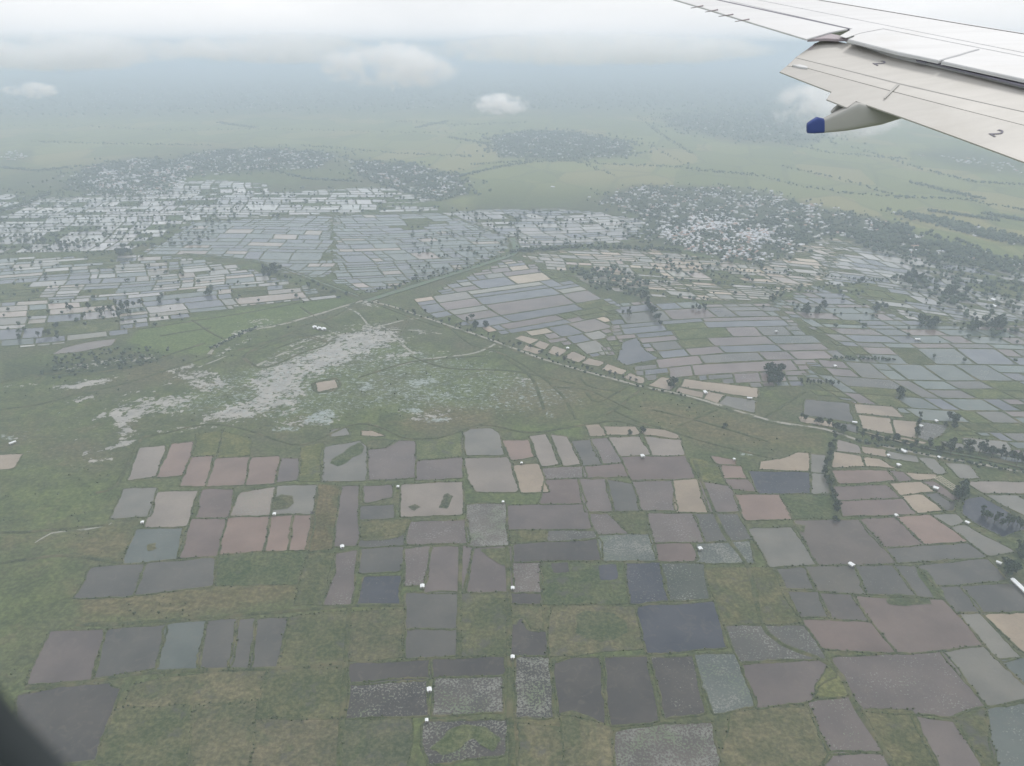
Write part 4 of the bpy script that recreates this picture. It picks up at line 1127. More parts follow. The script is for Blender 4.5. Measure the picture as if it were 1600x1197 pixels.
far_lines = [[(0,198),(120,197),(250,204),(420,202),(520,205),(760,210)], [(50,222),(160,225),(330,228)], [(470,228),(620,240),(740,246)], [(1010,225),(1050,245),(1090,268),(1170,272),(1250,292),(1330,303),(1420,310)],
             [(1330,230),(1440,265),(1520,285),(1600,290)], [(740,258),(800,254),(900,252),(960,275)], [(860,250),(960,258),(1060,262),(1180,275)], [(1220,260),(1330,285),(1400,308),(1500,312),(1600,330)],
             [(1000,185),(1040,215),(1080,240)], [(1420,285),(1480,300),(1540,312)], [(620,190),(720,196),(820,192)], [(650,200),(700,190)], [(340,192),(400,200)], [(700,215),(760,225),(765,240)], [(720,276),(780,262),(830,254)],
             [(1180,215),(1300,240),(1420,250)], [(0,262),(60,268),(110,262)], [(80,300),(40,320),(0,330)], [(430,268),(480,280),(560,284)], [(690,312),(600,290),(560,272)], [(1060,392),(900,386),(800,395)], [(1540,335),(1600,345)], [(1450,330),(1560,345)]]
for l in far_lines:
    P = gnd(along(l, 130, 1.2, .7))
    add_crowns(P + RNG.normal(0, 6, P.shape), 4, 10)
for l in [ROAD[:8], [(0,398),(90,392),(210,398)], [(1300,560),(1400,562)], [(330,545),(400,512)], [(1340,690),(1600,740)], [(560,460),(700,428),(800,396)], [(1190,450),(1260,455),(1420,432)], [(1100,420),(1300,432),(1400,440)]]:
    P = gnd(along(l, 60, 2, 1.2))
    add_crowns(P, 2.0, 4.5)
cp, ch = np.concatenate(crown_pts), 1.25 * np.concatenate(crown_h)
dd = np.hypot(*cp.T)
nearm = dd < 2600
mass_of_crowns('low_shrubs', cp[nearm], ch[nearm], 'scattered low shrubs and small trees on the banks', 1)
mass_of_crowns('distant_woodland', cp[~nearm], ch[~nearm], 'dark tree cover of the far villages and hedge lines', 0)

tp = np.concatenate(TUFTS)
tp = tp[np.hypot(*tp.T) < 1500]
mass_of_crowns('grass_tufts', tp, RNG.uniform(.8, 2.6, len(tp)) * RNG.uniform(.6, 1.1, len(tp)), 'rough grass tufts growing along the field banks', 0, .9, M_tuft)
gp_ = np.concatenate([scatter_in([(0,560),(260,545),(560,480),(760,530),(1000,608),(1290,680),(1280,705),(1100,705),(900,662),(650,684),(400,672),(220,684),(150,800),(0,830)], 2600, 3), scatter_in([(0,830),(150,800),(190,880),(330,960),(120,980),(0,1100)], 500, 3)])
gq = bearing(gp_)
for tb in TRACED_B:
    keep_ = ~inside(gq, tb); gp_, gq = gp_[keep_], gq[keep_]
# scrub gathers in drifts
dr_ = np.sin(gp_[:, 0] / 37 + 1.3) * np.sin(gp_[:, 1] / 52) + np.sin(gp_[:, 0] / 90 - gp_[:, 1] / 71)
gp_ = gp_[dr_ + RNG.normal(0, .5, len(gp_)) > .35]
mass_of_crowns('marsh_scrub', gp_, RNG.gamma(1.6, .5, len(gp_)) + .3, 'low scrub scattered over the marsh and rough grassland', 0, .9, M_tuft)

# ------------------------------------------------------------------ houses
def house_arrays(wd, ln, h, rise, over=.5):
    a, b = wd / 2, ln / 2
    V = [(-a,-b,0),(a,-b,0),(a,b,0),(-a,b,0),(-a,-b,h),(a,-b,h),(a,b,h),(-a,b,h),(0,-b,h+rise),(0,b,h+rise)]
    Fq = [(0,1,5,4),(1,2,6,5),(2,3,7,6),(3,0,4,7)]
    tri = [(4,5,8),(6,7,9)]
    o, e = over, over * rise / a
    V += [(-a-o,-b-o,h-e+.12),(0,-b-o,h+rise+.12),(0,b+o,h+rise+.12),(-a-o,b+o,h-e+.12),(a+o,-b-o,h-e+.12),(a+o,b+o,h-e+.12)]
    roof = [(10,11,12,13),(11,14,15,12)]
    return V, Fq, tri, roof
def house_mesh(name, wd, ln, h, rise, roof_mat):
    V, Fq, tri, roof = house_arrays(wd, ln, h, rise)
    V = V + [(v[0], v[1], v[2] - .12) for v in V[10:16]]
    roof = roof + [(16,19,18,17),(17,18,21,20),(10,16,17,11),(11,17,20,14),(13,12,18,19),(12,15,21,18),(10,13,19,16),(14,20,21,15)]
    return mesh_from(name, V, Fq + tri + roof, [M_wall, roof_mat], False, [0] * 6 + [1] * len(roof))
HM = {k: [house_mesh('house', w_, l_, h_, r_, m) for (w_, l_, h_, r_) in ((7, 10, 3, 1.3), (6, 8.5, 2.8, 1.4), (8, 13, 3.4, 1.6))] for k, m in (('white', M_roof_v), ('grey', M_roof_g), ('rust', M_roof_r))}
def village_points(poly, n, ragged=8):
    P = patchy(scatter_in(poly, int(n * 1.5), ragged), 70, .66)
    ca_, sa_ = math.cos(.35), math.sin(.35)          # lanes stay free of houses
    a_ = (P[:, 0] * ca_ + P[:, 1] * sa_) % 74; b__ = (-P[:, 0] * sa_ + P[:, 1] * ca_) % 118
    P = P[(a_ > 9) & (b__ > 9)]
    keep = []
    grid = {}
    for p in P:
        k = (int(p[0] // 9), int(p[1] // 9))
        if k in grid:
            continue
        grid[k] = 1; keep.append(p)
    return np.array(keep)
HP = np.concatenate([village_points([(1030,345),(1110,335),(1200,350),(1225,385),(1205,402),(1150,406),(1060,388)], 1300, 22), village_points(V_MAIN, 1000, 26), village_points(V_TAIL, 130), village_points(V_STRIP, 70)])
gp = {}
HP2 = []
for p in HP:
    k = (int(p[0] // 9), int(p[1] // 9))
    if k not in gp:
        gp[k] = 1; HP2.append(p)
HP = np.array(HP2)
HP = HP[np.argsort(np.hypot(*HP.T))]
OTHER = np.concatenate([village_points(V_LEFT, 900, 15), village_points([(120,285),(180,265),(300,262),(290,290),(200,302)], 420, 15), village_points(V_MID, 420, 15), village_points(V_FAR, 420, 20), village_points(V_DARK, 120, 30),
                        village_points([(0,142),(700,142),(1000,160),(700,170),(0,176)], 380, 40), village_points([(0,238),(40,234),(40,250),(0,256)], 40, 10), village_points([(1420,240),(1600,255),(1600,272)], 60, 20)])
main_dir = 0.35
def village_zone(p):
    x, y = bearing(p)
    if y > 388: return 'at the front edge of the dense right hand village'
    if x < 1090: return 'on the left side of the dense right hand village'
    if x > 1170: return 'on the right side of the dense right hand village'
    return 'in the crowded middle of the dense right hand village'
RL = {'white': 'small pale roofed house ', 'grey': 'small grey roofed house ', 'rust': 'small rusty red roofed house '}
for p in HP[:298]:
    k = random.choices(['white', 'grey', 'rust'], [.48, .33, .19])[0]
    o = obj('village_house', random.choice(HM[k]), None, (p[0], p[1], 0), (0, 0, main_dir + random.choice([0, math.pi / 2]) + random.gauss(0, .12)))
    s = random.uniform(.52, .95); o.scale = (s, s * random.uniform(.9, 1.25), s * 1.1)
    z_ = village_zone(p)
    tag(o, RL[k] + z_, 'house', k + ' roofed houses ' + z_)
def house_mass(name, P, label):
    V, Fs, mi = [], [], []
    for p in P:
        wd, ln = random.uniform(5, 9), random.uniform(7, 15)
        hv, fq, tri, roof = house_arrays(wd, ln, 3, 1.4)
        an = main_dir + random.choice([0, math.pi / 2]) + random.gauss(0, .2)
        ca, sa = math.cos(an), math.sin(an)
        b_ = len(V)
        V += [(p[0] + x * ca - y * sa, p[1] + x * sa + y * ca, z) for x, y, z in hv]
        Fs += [tuple(i + b_ for i in f) for f in fq + tri + roof]
        r = random.choices([1, 2, 3], [.5, .33, .17])[0]
        mi += [0] * 6 + [r] * 2
    o = obj(name, mesh_from(name, V, Fs, [M_wall, M_roof_v, M_roof_g, M_roof_r], False, mi))
    return tag(o, label, None, None, 'stuff')
house_mass('distant_houses', np.concatenate([HP[298:], OTHER]), 'white and grey roofs of the far villages among dark trees')
print('houses', len(HP), len(OTHER))

# field huts: each one a small shed on posts with its own label
def box_mesh(name, x0, x1, y0, y1, z0, z1, mat):
    V = [(x, y, z) for z in (z0, z1) for y in (y0, y1) for x in (x0, x1)]
    return mesh_from(name, V, [(0,2,3,1),(4,5,7,6),(0,1,5,4),(2,6,7,3),(0,4,6,2),(1,3,7,5)], [mat])
def hut_roof(name, wd, ln, h, rise, mat, over=.45, t=.1):
    a, b = wd / 2 + over, ln / 2 + over
    V = [(-a,-b,h),(0,-b,h+rise),(a,-b,h),(-a,b,h),(0,b,h+rise),(a,b,h)]
    V += [(x, y, z + t) for x, y, z in V]
    return mesh_from(name, V, [(0,1,4,3),(1,2,5,4),(6,9,10,7),(7,10,11,8),(0,6,7,1),(1,7,8,2),(3,4,10,9),(4,5,11,10),(0,3,9,6),(2,8,11,5)], [mat])
HUT_PARTS = {}
def hut(q, wd, ln, an, label, mat=None, name='field_hut', cat='hut'):
    mat = mat or M_roof_w
    p = gnd(q)
    key = (wd, ln, mat.name)
    if key not in HUT_PARTS:
        HUT_PARTS[key] = (box_mesh('wall', -wd / 2, wd / 2, -ln / 2, ln / 2, .7, 2.6, M_wall), hut_roof('roof', wd, ln, 2.45, wd * .22, mat),
                          box_mesh('post', -.1, .1, -.1, .1, -.3, .7, M_wood), box_mesh('door', -.4, .4, -.04, .04, .8, 2.3, M_wood))
    wl, rf, ps, dr = HUT_PARTS[key]
    e = obj(name, None, None, (p[0], p[1], .6), (0, 0, an))
    tag(e, label, cat)
    obj('wall', wl, e); obj('roof', rf, e)
    for sx in (-1, 1):
        for sy in (-1, 1):
            obj('post', ps, e, (sx * (wd / 2 - .2), sy * (ln / 2 - .2), 0))
    obj('door', dr, e, (0, -ln / 2 - .04, 0))
    return e
HUTS = [((660,919), 3.6, 4.2, .1, 'white roofed hut on the bank at the foot of the lilac grey pond'), ((535,857), 3.4, 3.8, .3, 'white roofed hut at the lower end of the narrow mauve strip pond'),
        ((801,922), 2.8, 3.2, .0, 'white roofed hut on the long straight bank beside a speckled plot'), ((801,1030), 2.8, 3.0, .0, 'white roofed hut at the top corner of the heavily speckled dark plot'),
        ((671,1081), 3.2, 3.6, .2, 'white roofed hut between two dark speckled plots near the bottom'), ((667,1129), 1.8, 2.2, .1, 'tiny pale hut above the pale green streaked dark pond'),
        ((1330,885), 4.2, 5.0, .5, 'white roofed hut at the foot of the big brown pond, right'), ((1094,860), 3.4, 3.8, .2, 'white roofed hut at the edge of the green speckled plot'),
        ((1004,715), 4.2, 5.0, .2, 'white roofed hut at the top edge of the dull pink pond'), ((815,726), 2.2, 2.4, .0, 'tiny white hut at the corner of the tan pond near the centre'),
        ((223,819), 2.8, 3.2, .3, 'small white hut left of the blotched pale pond'), ((429,806), 3.0, 3.4, .1, 'pale hut on the bank above two narrow pink ponds'),
        ((622,763), 2.6, 2.8, .1, 'small white hut at the upper left corner of the large clear pond'), ((786,787), 2.2, 2.4, .0, 'tiny white hut at the top corner of the white speckled plot'),
        ((1412,707), 4.5, 8.0, .3, 'long white roofed shed under the tree belt, right'), ((1404,729), 4.0, 4.4, .2, 'white roofed hut at the end of a row of tan ponds'),
        ((1462,765), 4.8, 5.2, .8, 'white roofed hut beside the pale bamboo frames'), ((1439,668), 4.2, 4.6, .2, 'white roofed hut in the row of trees left of the speckled pond'),
        ((1463,660), 3.6, 4.0, .2, 'white roofed hut at the upper edge of the speckled pond'), ((1305,574), 4.4, 4.8, .1, 'white roofed hut among grey plots beyond the tree row'),
        ((1102,615), 4.5, 7.5, .1, 'white roofed hut between the tan roadside ponds'), ((887,546), 4.4, 4.6, .0, 'white roofed hut between small ponds above the road, centre'),
        ((1171,624), 3.0, 7.0, 1.4, 'low pale shed at the corner of the long tan pond'), ((1400,808), 3.0, 3.2, .2, 'small white hut between two dull pink ponds, right'),
        ((1511,819), 3.0, 4.0, .6, 'small white hut by the blue pond bank'), ((1335,662), 3.2, 6.0, 1.3, 'low pale shed on the bank between two ponds by the road'),
        ((1560,882), 2.6, 4.5, .8, 'small white shed above the long white shed'), ((20,694), 3.4, 8.0, -.6, 'isolated white shed in the grassland at the left edge'),
        ((1553,470), 9.0, 10.0, .2, 'larger white roofed house in the upper right flooded plots'), ((1554,480), 9.0, 11.0, .2, 'lower of two white roofed houses in the upper right plots'),
        ((1147,720), 2.4, 2.8, .2, 'tiny white hut at the head of the small pink ponds'), ((1388,714), 3.2, 3.6, .1, 'white hut by the bank below the tree belt'),
        ((1467,717), 3.2, 3.6, .3, 'white hut on the dyke beside the narrow grey pond'), ((1213,520), 4.0, 4.4, .1, 'white hut among dark blue plots in the middle distance'),
        ((1433,532), 4.0, 8.0, 1.4, 'pale shed on the bank of grey green plots'), ((864,293), 9.0, 16.0, .8, 'pale farm building alone in the far green fields')]
for q, wd, ln, an, lab in HUTS:
    hut(q, wd, ln, an, lab)
for q, wd, ln, lab in [((492,513), 7, 9, 'leftmost of three white roofed buildings on the marsh edge'), ((499,515), 8, 9, 'middle of three white roofed buildings on the marsh edge'), ((506,516), 8, 10, 'rightmost of three white roofed buildings on the marsh edge')]:
    hut(q, wd, ln, .4, lab, None, 'farm_building', 'building')
# the long white shed at the right edge
s0, s1 = gnd((1581,908)), gnd((1606,932))
d_ = s1 - s0
hut(((1581 + 1606) / 2, (908 + 932) / 2), 4.0, round(float(np.hypot(*d_)), 1), math.atan2(d_[1], d_[0]) - math.pi / 2, 'long narrow white roofed shed slanting out of the right edge', None, 'long_shed', 'shed')
# bamboo frames over the small nursery ponds
f0, f1 = gnd((1463,746)), gnd((1503,772))
fd = (f1 - f0) / np.hypot(*(f1 - f0)); fn = np.array([-fd[1], fd[0]]); fl = float(np.hypot(*(f1 - f0)))
fr = obj('bamboo_frame', None, None, (f0[0], f0[1], .4)); fr.rotation_euler = (0, 0, math.atan2(fd[1], fd[0]))
tag(fr, 'pale bamboo frames standing in rows over the nursery pond, right', 'frame')
M_bam = plain('bleached_bamboo', (.55, .49, .38), .8, .15, 1.0)
rail = box_mesh('rail', 0, fl, -.35, .35, .8, 1.1, M_bam); cross = box_mesh('crossbar', -.25, .25, -6, 6, .6, .85, M_bam); leg_ = box_mesh('leg', -.15, .15, -.15, .15, -.5, .8, M_bam)
for k in range(4):
    obj('rail', rail, fr, (0, -5.4 + k * 3.6, 0))
for k in range(9):
    obj('crossbar', cross, fr, (fl * (k + .3) / 9, 0, 0))
    for s in (-1, 1):
        obj('leg', leg_, fr, (fl * (k + .3) / 9, s * 5.3, 0))

# ------------------------------------------------------------------ aircraft wing
def worn_paint(name, c, rough):
    """wing paint with faint streaks and grime trailing aft"""
    g = NT(name)
    st = g.noise(1.0, 6, .7, stretch=(.35, 5.0, 5.0, R(8)))
    bl = g.noise(.9, 5, .6)
    sp = g.noise(9.0, 3, .7)
    col = g.mix(g.step(st, .35, .75), c, tuple(x * .90 for x in c))
    col = g.mix(g.math('MULTIPLY', g.step(bl, .52, .75), .5), col, (c[0] * .88, c[1] * .86, c[2] * .82))
    col = g.mix(g.math('MULTIPLY', g.step(sp, .70, .78), .35), col, tuple(x * .6 for x in c))
    return g.bsdf(Base_Color=col, Roughness=g.math('ADD', rough, g.math('MULTIPLY', bl, .15)), Specular_IOR_Level=.5)
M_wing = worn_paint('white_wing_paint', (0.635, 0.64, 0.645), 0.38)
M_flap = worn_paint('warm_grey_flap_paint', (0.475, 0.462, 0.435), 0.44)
M_fair = plain('pale_fairing_paint', (0.37, 0.37, 0.35), 0.55, 0.04, 1.2, 0.0, 0.5)
M_blue = plain('blue_fairing_paint', (0.050, 0.080, 0.25), 0.5, 0.05, 1.2)
M_gap = plain('dark_gap_grey', (0.20, 0.195, 0.23), 0.7, 0.1, 2.0)  # dark tone for shade in the gaps and for the painted numerals
M_grey = plain('grey_metal', (0.34, 0.30, 0.32), 0.5, 0.1, 2.0)
EYE = np.array([0, 0, CAM_H])
def ray(q):
    u = (q[0] - 800.0) / FPX; v = (598.5 - q[1]) / FPX
    return np.array([u, CT + v * ST, -ST + v * CT])
class Plane:
    def __init__(s, p, n):
        s.p = np.asarray(p, float); s.n = np.asarray(n, float) / np.linalg.norm(n)
    def hit(s, q, lift=0.0):
        d = ray(q); t = ((s.p + s.n * lift - EYE) @ s.n) / (d @ s.n)
        return EYE + d * t
SPAN = np.array([-2.4, 7.65, 1.99]); SPAN /= np.linalg.norm(SPAN)
CHORD = np.array([1.0, 0, 0.03]); CHORD /= np.linalg.norm(CHORD)
PW = Plane(EYE + np.array([5.8, 9.0, -1.2]), np.cross(CHORD, SPAN))
def plane_through(a, b, droop):
    """plane hinged on a line, falling away aft by droop"""
    h = b - a; h /= np.linalg.norm(h)
    aft = -CHORD - (-CHORD @ h) * h; aft /= np.linalg.norm(aft)
    down = -PW.n
    d = aft * math.cos(droop) + down * math.sin(droop)
    n = np.cross(h, d); n = n if n @ PW.n > 0 else -n
    return Plane(a, n)
wing = obj('aircraft_wing', None)
wing.location = tuple(EYE + np.array([8.0, 6.0, -1.5]))
tag(wing, 'white aircraft wing with lowered flaps reaching in from the upper right', 'wing')
WINV = Matrix.Translation(wing.location).inverted()
def solid(name, top, plane, thick, mat, parent=None, taper=0.0, smooth=False):
    """a plate: outline on a plane, given thickness below it and a small bevel"""
    top = np.asarray(top)
    n = len(top)
    cen = top.mean(0)
    ins = top + (cen - top) / np.linalg.norm(cen - top, axis=1)[:, None] * min(.02, thick * .3)
    rows = [ins, top - plane.n * min(.012, thick * .3), top - plane.n * thick]
    V = np.concatenate(rows) - np.array(wing.location)
    Fs = [list(range(n)), list(range(3 * n - 1, 2 * n - 1, -1))]
    for r in range(2):
        for i in range(n):
            j = (i + 1) % n
            Fs.append((r * n + j, r * n + i, (r + 1) * n + i, (r + 1) * n + j))
    # face outward
    nn = np.cross(top[1] - top[0], top[2] - top[0])
    area = sum(np.cross(top[i] - top[0], top[i + 1] - top[0]) @ plane.n for i in range(1, n - 1))
    if area < 0:
        Fs = [tuple(reversed(f)) for f in Fs]
    o = obj(name, mesh_from(name, V, Fs, [mat]), parent or wing)
    return o
def plate(name, qs, plane, lift, thick, mat, parent=None):
    return solid(name, [plane.hit(q, lift) for q in qs], plane, thick, mat, parent)
# wing box: from the rear spar line forward to the leading edge, thick at the root
hinge = [(1010,-35),(1187,0),(1400,42.3),(1600,82),(1760,113.8)]
rear = [(980,-40),(1040,-21),(1131,1),(1327,44),(1335,58),(1400,78),(1468,93),(1600,124),(1760,160)]
top_r = [PW.hit(q) for q in rear]
lead = []
for q, cdist in zip(hinge, (.5, .9, 1.15, 1.4, 1.6)):
    lead.append(PW.hit(q) + CHORD * cdist)
V, Fs = [], []
box_out = top_r + lead[::-1]
solid('wing_box', box_out, PW, .22, M_wing)
# rounded leading edge and slat
lo_ = [p - PW.n * .0 for p in lead]
V = []; prof = [(0, 0.012), (.10, 0.004), (.20, -.03), (.26, -.09), (.25, -.15), (.15, -.2), (0, -.22)]
for p in lead:
    for f_, h_ in prof:
        V.append(p + CHORD * f_ + PW.n * h_ - np.array(wing.location))
k = len(prof)
Fs = [(i * k + j, (i + 1) * k + j, (i + 1) * k + j + 1, i * k + j + 1) for i in range(len(lead) - 1) for j in range(k - 1)]
obj('leading_edge', mesh_from('leading_edge', V, Fs, [M_wing], True), wing)
# skin panels a few millimetres proud, the seams between them show as lines
g = .006
up_skin = [PW.hit(q, g) for q in hinge] + [p + PW.n * g - CHORD * .02 for p in lead[::-1]]
solid('upper_skin', up_skin, PW, g + .004, M_wing)
plate('rear_skin', [(1140,1.0),(1187,1.2),(1400,43.6),(1600,83.4),(1760,115.2),(1760,120),(1600,88),(1533,74.8),(1380,44.6),(1344,51.5),(1322,59),(1312,56),(1332,45)], PW, g, g + .004, M_wing)
plate('spoiler', [(1325,61),(1334,57),(1346,53),(1361,49.2),(1380,46.6),(1455,61),(1531,76),(1514,80.5),(1497,86),(1481,90),(1467,94.3),(1399,80)], PW, .02, .05, M_wing)
plate('spoiler', [(1471.5,95.3),(1484,91),(1500,87),(1517,81.5),(1535,77.2),(1600,90),(1760,122.5),(1760,156),(1600,123.5)], PW, .02, .05, M_wing)
plate('aileron', [(985,-46),(1030,-8),(1098,12),(1180,37),(1260,61),(1296,50.5),(1325,45.2),(1240,26.2),(1131,2.2),(1040,-18)], PW, -.004, .025, M_wing)
plate('aileron_hinge_gap', [(1040,-19),(1131,1.1),(1327,44.0),(1327,45.4),(1131,2.4),(1040,-17.7)], PW, -.001, .03, M_gap)
plate('recess_shade', [(1262,61.5),(1280,56),(1297,52),(1312,55),(1327,60.3),(1310,61),(1290,60)], PW, -.03, .04, M_grey)  # grey plate holds the shade of the open notch beside the aileron
# flaps
a_, b_ = PW.hit((1397, 83), -.10), PW.hit((1600, 131), -.10)
F1 = plane_through(a_, b_, R(7))
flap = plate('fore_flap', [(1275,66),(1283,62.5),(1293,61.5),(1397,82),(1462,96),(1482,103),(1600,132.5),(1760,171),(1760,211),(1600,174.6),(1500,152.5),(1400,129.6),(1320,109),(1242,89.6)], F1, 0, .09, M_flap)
a2, b2 = F1.hit((1242, 90)), F1.hit((1600, 175))
F2 = plane_through(a2, b2, R(10))
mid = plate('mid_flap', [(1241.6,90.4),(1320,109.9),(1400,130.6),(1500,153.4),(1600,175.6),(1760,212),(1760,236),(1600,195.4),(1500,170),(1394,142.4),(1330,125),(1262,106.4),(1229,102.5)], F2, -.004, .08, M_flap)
a3, b3 = F2.hit((1262, 106.5)), F2.hit((1600, 195.5))
F3 = plane_through(a3, b3, R(13))
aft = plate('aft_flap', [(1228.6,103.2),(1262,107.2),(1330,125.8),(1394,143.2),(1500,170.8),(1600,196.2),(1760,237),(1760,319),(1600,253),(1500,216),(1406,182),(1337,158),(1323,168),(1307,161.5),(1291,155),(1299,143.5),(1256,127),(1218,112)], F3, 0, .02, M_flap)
plate('flap_end_plate', [(1238,101.2),(1250,100.3),(1262,103.6),(1262,106),(1250,104.5)], F2, .02, .03, M_wing)
plate('flap_end_seal', [(1262,78),(1273,67.5),(1277,66.5),(1268,76)], F1, .012, .02, M_grey)
# dark plate painted as the shade in the slot between spoilers and flap
plate('flap_slot', [(1399,80.2),(1467,95.2),(1600,124.5),(1760,161),(1760,173),(1600,134),(1482,105),(1400,82.2)], PW, -.05, .02, M_gap)
plate('flap_track', [(1432,92.5),(1450,92),(1451,95.5),(1446,97),(1434,95)], PW, -.045, .02, M_gap)
for k_, (q0, q1) in enumerate([((1400,129.4), (1402,143)),]):
    pass
plate('panel_seam', [(1401,130.8),(1406,131.6),(1383,153.5),(1380.5,152.8)], F2, .010, .006, M_fair)
# flap track fairing: a canoe hung under the flap
hit = F3.hit((1337, 160))
PV = Plane(hit, np.array([0, 1.0, 0]))
topl = [(1260.6,196,0),(1262,192.3,0),(1268,188,0),(1277,182.8,0),(1285,184.5,0),(1285.5,186.2,1),(1300,178.6,1),(1320,168.4,1),(1337,159.5,1),(1372,166,1),(1410,177,1),(1440,186,1)]
botl = [(1260.6,205,0),(1262,208,0),(1268,208.4,0),(1277,208,0),(1285,207.4,0),(1285.5,207.2,1),(1300,206,1),(1320,203.8,1),(1337,201,1),(1372,194.5,1),(1410,183,1),(1440,189,1)]
wdth = [.02, .05, .06, .07, .08, .082, .10, .12, .14, .14, .10, .03]
def loft(rows, name, mat):
    K = 28
    V = []
    for (t, b, wd) in rows:
        A, B_ = PV.hit(t[:2]), PV.hit(b[:2])
        c_ = (A + B_) / 2; hz = (A - B_) / 2
        for i in range(K):
            an = 2 * math.pi * i / K
            ca, sa = math.cos(an), math.sin(an)
            ex = 0.4
            V.append(c_ + hz * math.copysign(abs(sa) ** ex, sa) + np.array([0, 1, 0]) * wd * math.copysign(abs(ca) ** ex, ca) - np.array(wing.location))
    n = len(rows)
    Fs = [(r * K + i, r * K + (i + 1) % K, (r + 1) * K + (i + 1) % K, (r + 1) * K + i) for r in range(n - 1) for i in range(K)]
    Fs += [list(range(K))[::-1], list(range((n - 1) * K, n * K))]
    me = mesh_from(name, V, Fs, [mat], True)
    me.set_sharp_from_angle(angle=R(40))
    return me
rows = list(zip(topl, botl, wdth))
fairing = obj('flap_track_fairing', loft(rows[5:], 'flap_track_fairing', M_fair), wing)
obj('fairing_tip', loft(rows[:6], 'fairing_tip', M_blue), fairing)['label'] = 'blue painted tip of the flap track fairing'
# small second fairing nose seen beyond
PV2 = Plane(hit + np.array([0, .25, 0]), np.array([0, 1.0, 0]))
solid('fairing_tail', [PV2.hit(q) for q in [(1297,174),(1302,168),(1308,163.5),(1322,168.5),(1312,173),(1300,178.5)]], PV2, .10, M_fair)
# static wicks on the aileron
for q0, q1 in [((1079.5,12.7),(1098.5,9)), ((1102,18.9),(1121.5,15.3)), ((1123,25.7),(1145.5,22.5)), ((1148.5,33.8),(1170.5,30.1))]:
    A, B_ = PW.hit(q0, .03), PW.hit(q1, .03)
    ax = B_ - A; ax /= np.linalg.norm(ax)
    s1_ = np.cross(ax, PW.n); s2_ = np.cross(ax, s1_)
    V = []
    for P_, r_ in ((A, .006), (A * .3 + B_ * .7, .010), (B_, .014)):
        for i in range(6):
            an = math.pi * i / 3
            V.append(P_ + (s1_ * math.cos(an) + s2_ * math.sin(an)) * r_ - np.array(wing.location))
    Fs = [(r * 6 + i, r * 6 + (i + 1) % 6, (r + 1) * 6 + (i + 1) % 6, (r + 1) * 6 + i) for r in range(2) for i in range(6)] + [(5, 4, 3, 2, 1, 0), tuple(range(12, 18))]
    obj('static_wick', mesh_from('static_wick', V, Fs, [M_grey], True), wing)
# painted numerals
def numeral(q, plane, par, size):
    cu = bpy.data.curves.new('numeral', 'FONT')
    cu.body = '2'; cu.size = size; cu.align_x = 'CENTER'; cu.align_y = 'CENTER'; cu.extrude = 0.001
    cu.materials.append(M_gap)
    tmp = bpy.data.objects.new('tmp', cu)
    o = obj('numeral', bpy.data.meshes.new_from_object(tmp), par)
    bpy.data.objects.remove(tmp)
    p = plane.hit(q, .006)
    x = -(SPAN - (SPAN @ plane.n) * plane.n); x /= np.linalg.norm(x)
    y = np.cross(plane.n, x)
    m = Matrix(((x[0], y[0], plane.n[0], p[0]), (x[1], y[1], plane.n[1], p[1]), (x[2], y[2], plane.n[2], p[2]), (0, 0, 0, 1)))
    o.matrix_basis = WINV @ m
    o['label'] = 'dark painted numeral 2'
numeral((1374, 98.6), F1, flap, .27)
numeral((1557, 208), F3, aft, .25)

# ------------------------------------------------------------------ cabin window surround
WY = 0.085
M_seal = plain('dark_window_seal', (0.042, 0.050, 0.054), 0.8, 0.1, 20)
M_reveal = plain('grey_window_reveal', (0.12, 0.13, 0.13), 0.7, 0.05, 20)
def oval(cx, cz, hw, hh, r, n=14):
    pts = []
    for sx, sz, a0 in ((1, 1, 0), (-1, 1, 90), (-1, -1, 180), (1, -1, 270)):
        for i in range(n):
            a = R(a0 + 90 * i / (n - 1))
            pts.append((cx + sx * (hw - r) + r * math.cos(a), cz + sz * (hh - r) + r * math.sin(a)))
    return np.array(pts)
win = obj('cabin_window', None, None, (0, WY, CAM_H))
tag(win, 'dark blurred rim of the cabin window at the lower left corner', 'window')
WCX, WCZ, WHW, WHH, WR = 0.0418, 0.0128, 0.125, 0.170, 0.095
def ring(name, steps, mat):
    """sweep of (grow, depth) steps round the window opening"""
    V = []
    for gr, dy in steps:
        for x, z in oval(WCX, WCZ, WHW + gr, WHH + gr, WR + gr):
            V.append((x, dy, z))
    n = 56; k = len(steps)
    Fs = [(r * n + i, r * n + (i + 1) % n, (r + 1) * n + (i + 1) % n, (r + 1) * n + i) for r in range(k - 1) for i in range(n)]
    return obj(name, mesh_from(name, V, Fs, [mat], True), win)
ring('seal', [(0.0, .004), (-.001, 0), (.0012, -.002), (.0028, -.002), (.0042, .001)], M_seal)
ring('reveal', [(.0034, .0), (.0062, -.0015), (.022, -.006), (.040, -.018), (.042, -.012), (.024, .001), (.0046, .004)], M_reveal)

# ------------------------------------------------------------------ haze and low cloud
def haze_box():
    s, b, t = 31000.0, -2.0, CAM_H + 45
    V = [(x, y, z) for z in (b, t) for y in (-s, s) for x in (-s, s)]
    me = mesh_from('haze', V, [(0,2,3,1),(4,5,7,6),(0,1,5,4),(2,6,7,3),(0,4,6,2),(1,3,7,5)])
    m = bpy.data.materials.new('haze'); m.use_nodes = True
    nt = m.node_tree; nt.nodes.clear()
    out = nt.nodes.new('ShaderNodeOutputMaterial'); pv = nt.nodes.new('ShaderNodeVolumePrincipled')
    pv.inputs['Color'].default_value = (0.78, 0.89, 1.0, 1)
    pv.inputs['Density'].default_value = HAZE
    pv.inputs['Anisotropy'].default_value = 0.0
    nt.links.new(pv.outputs[0], out.inputs['Volume'])
    me.materials.append(m)
    o = obj('haze', me)
    tag(o, 'pale humid haze over the whole plain', None, None, 'stuff')
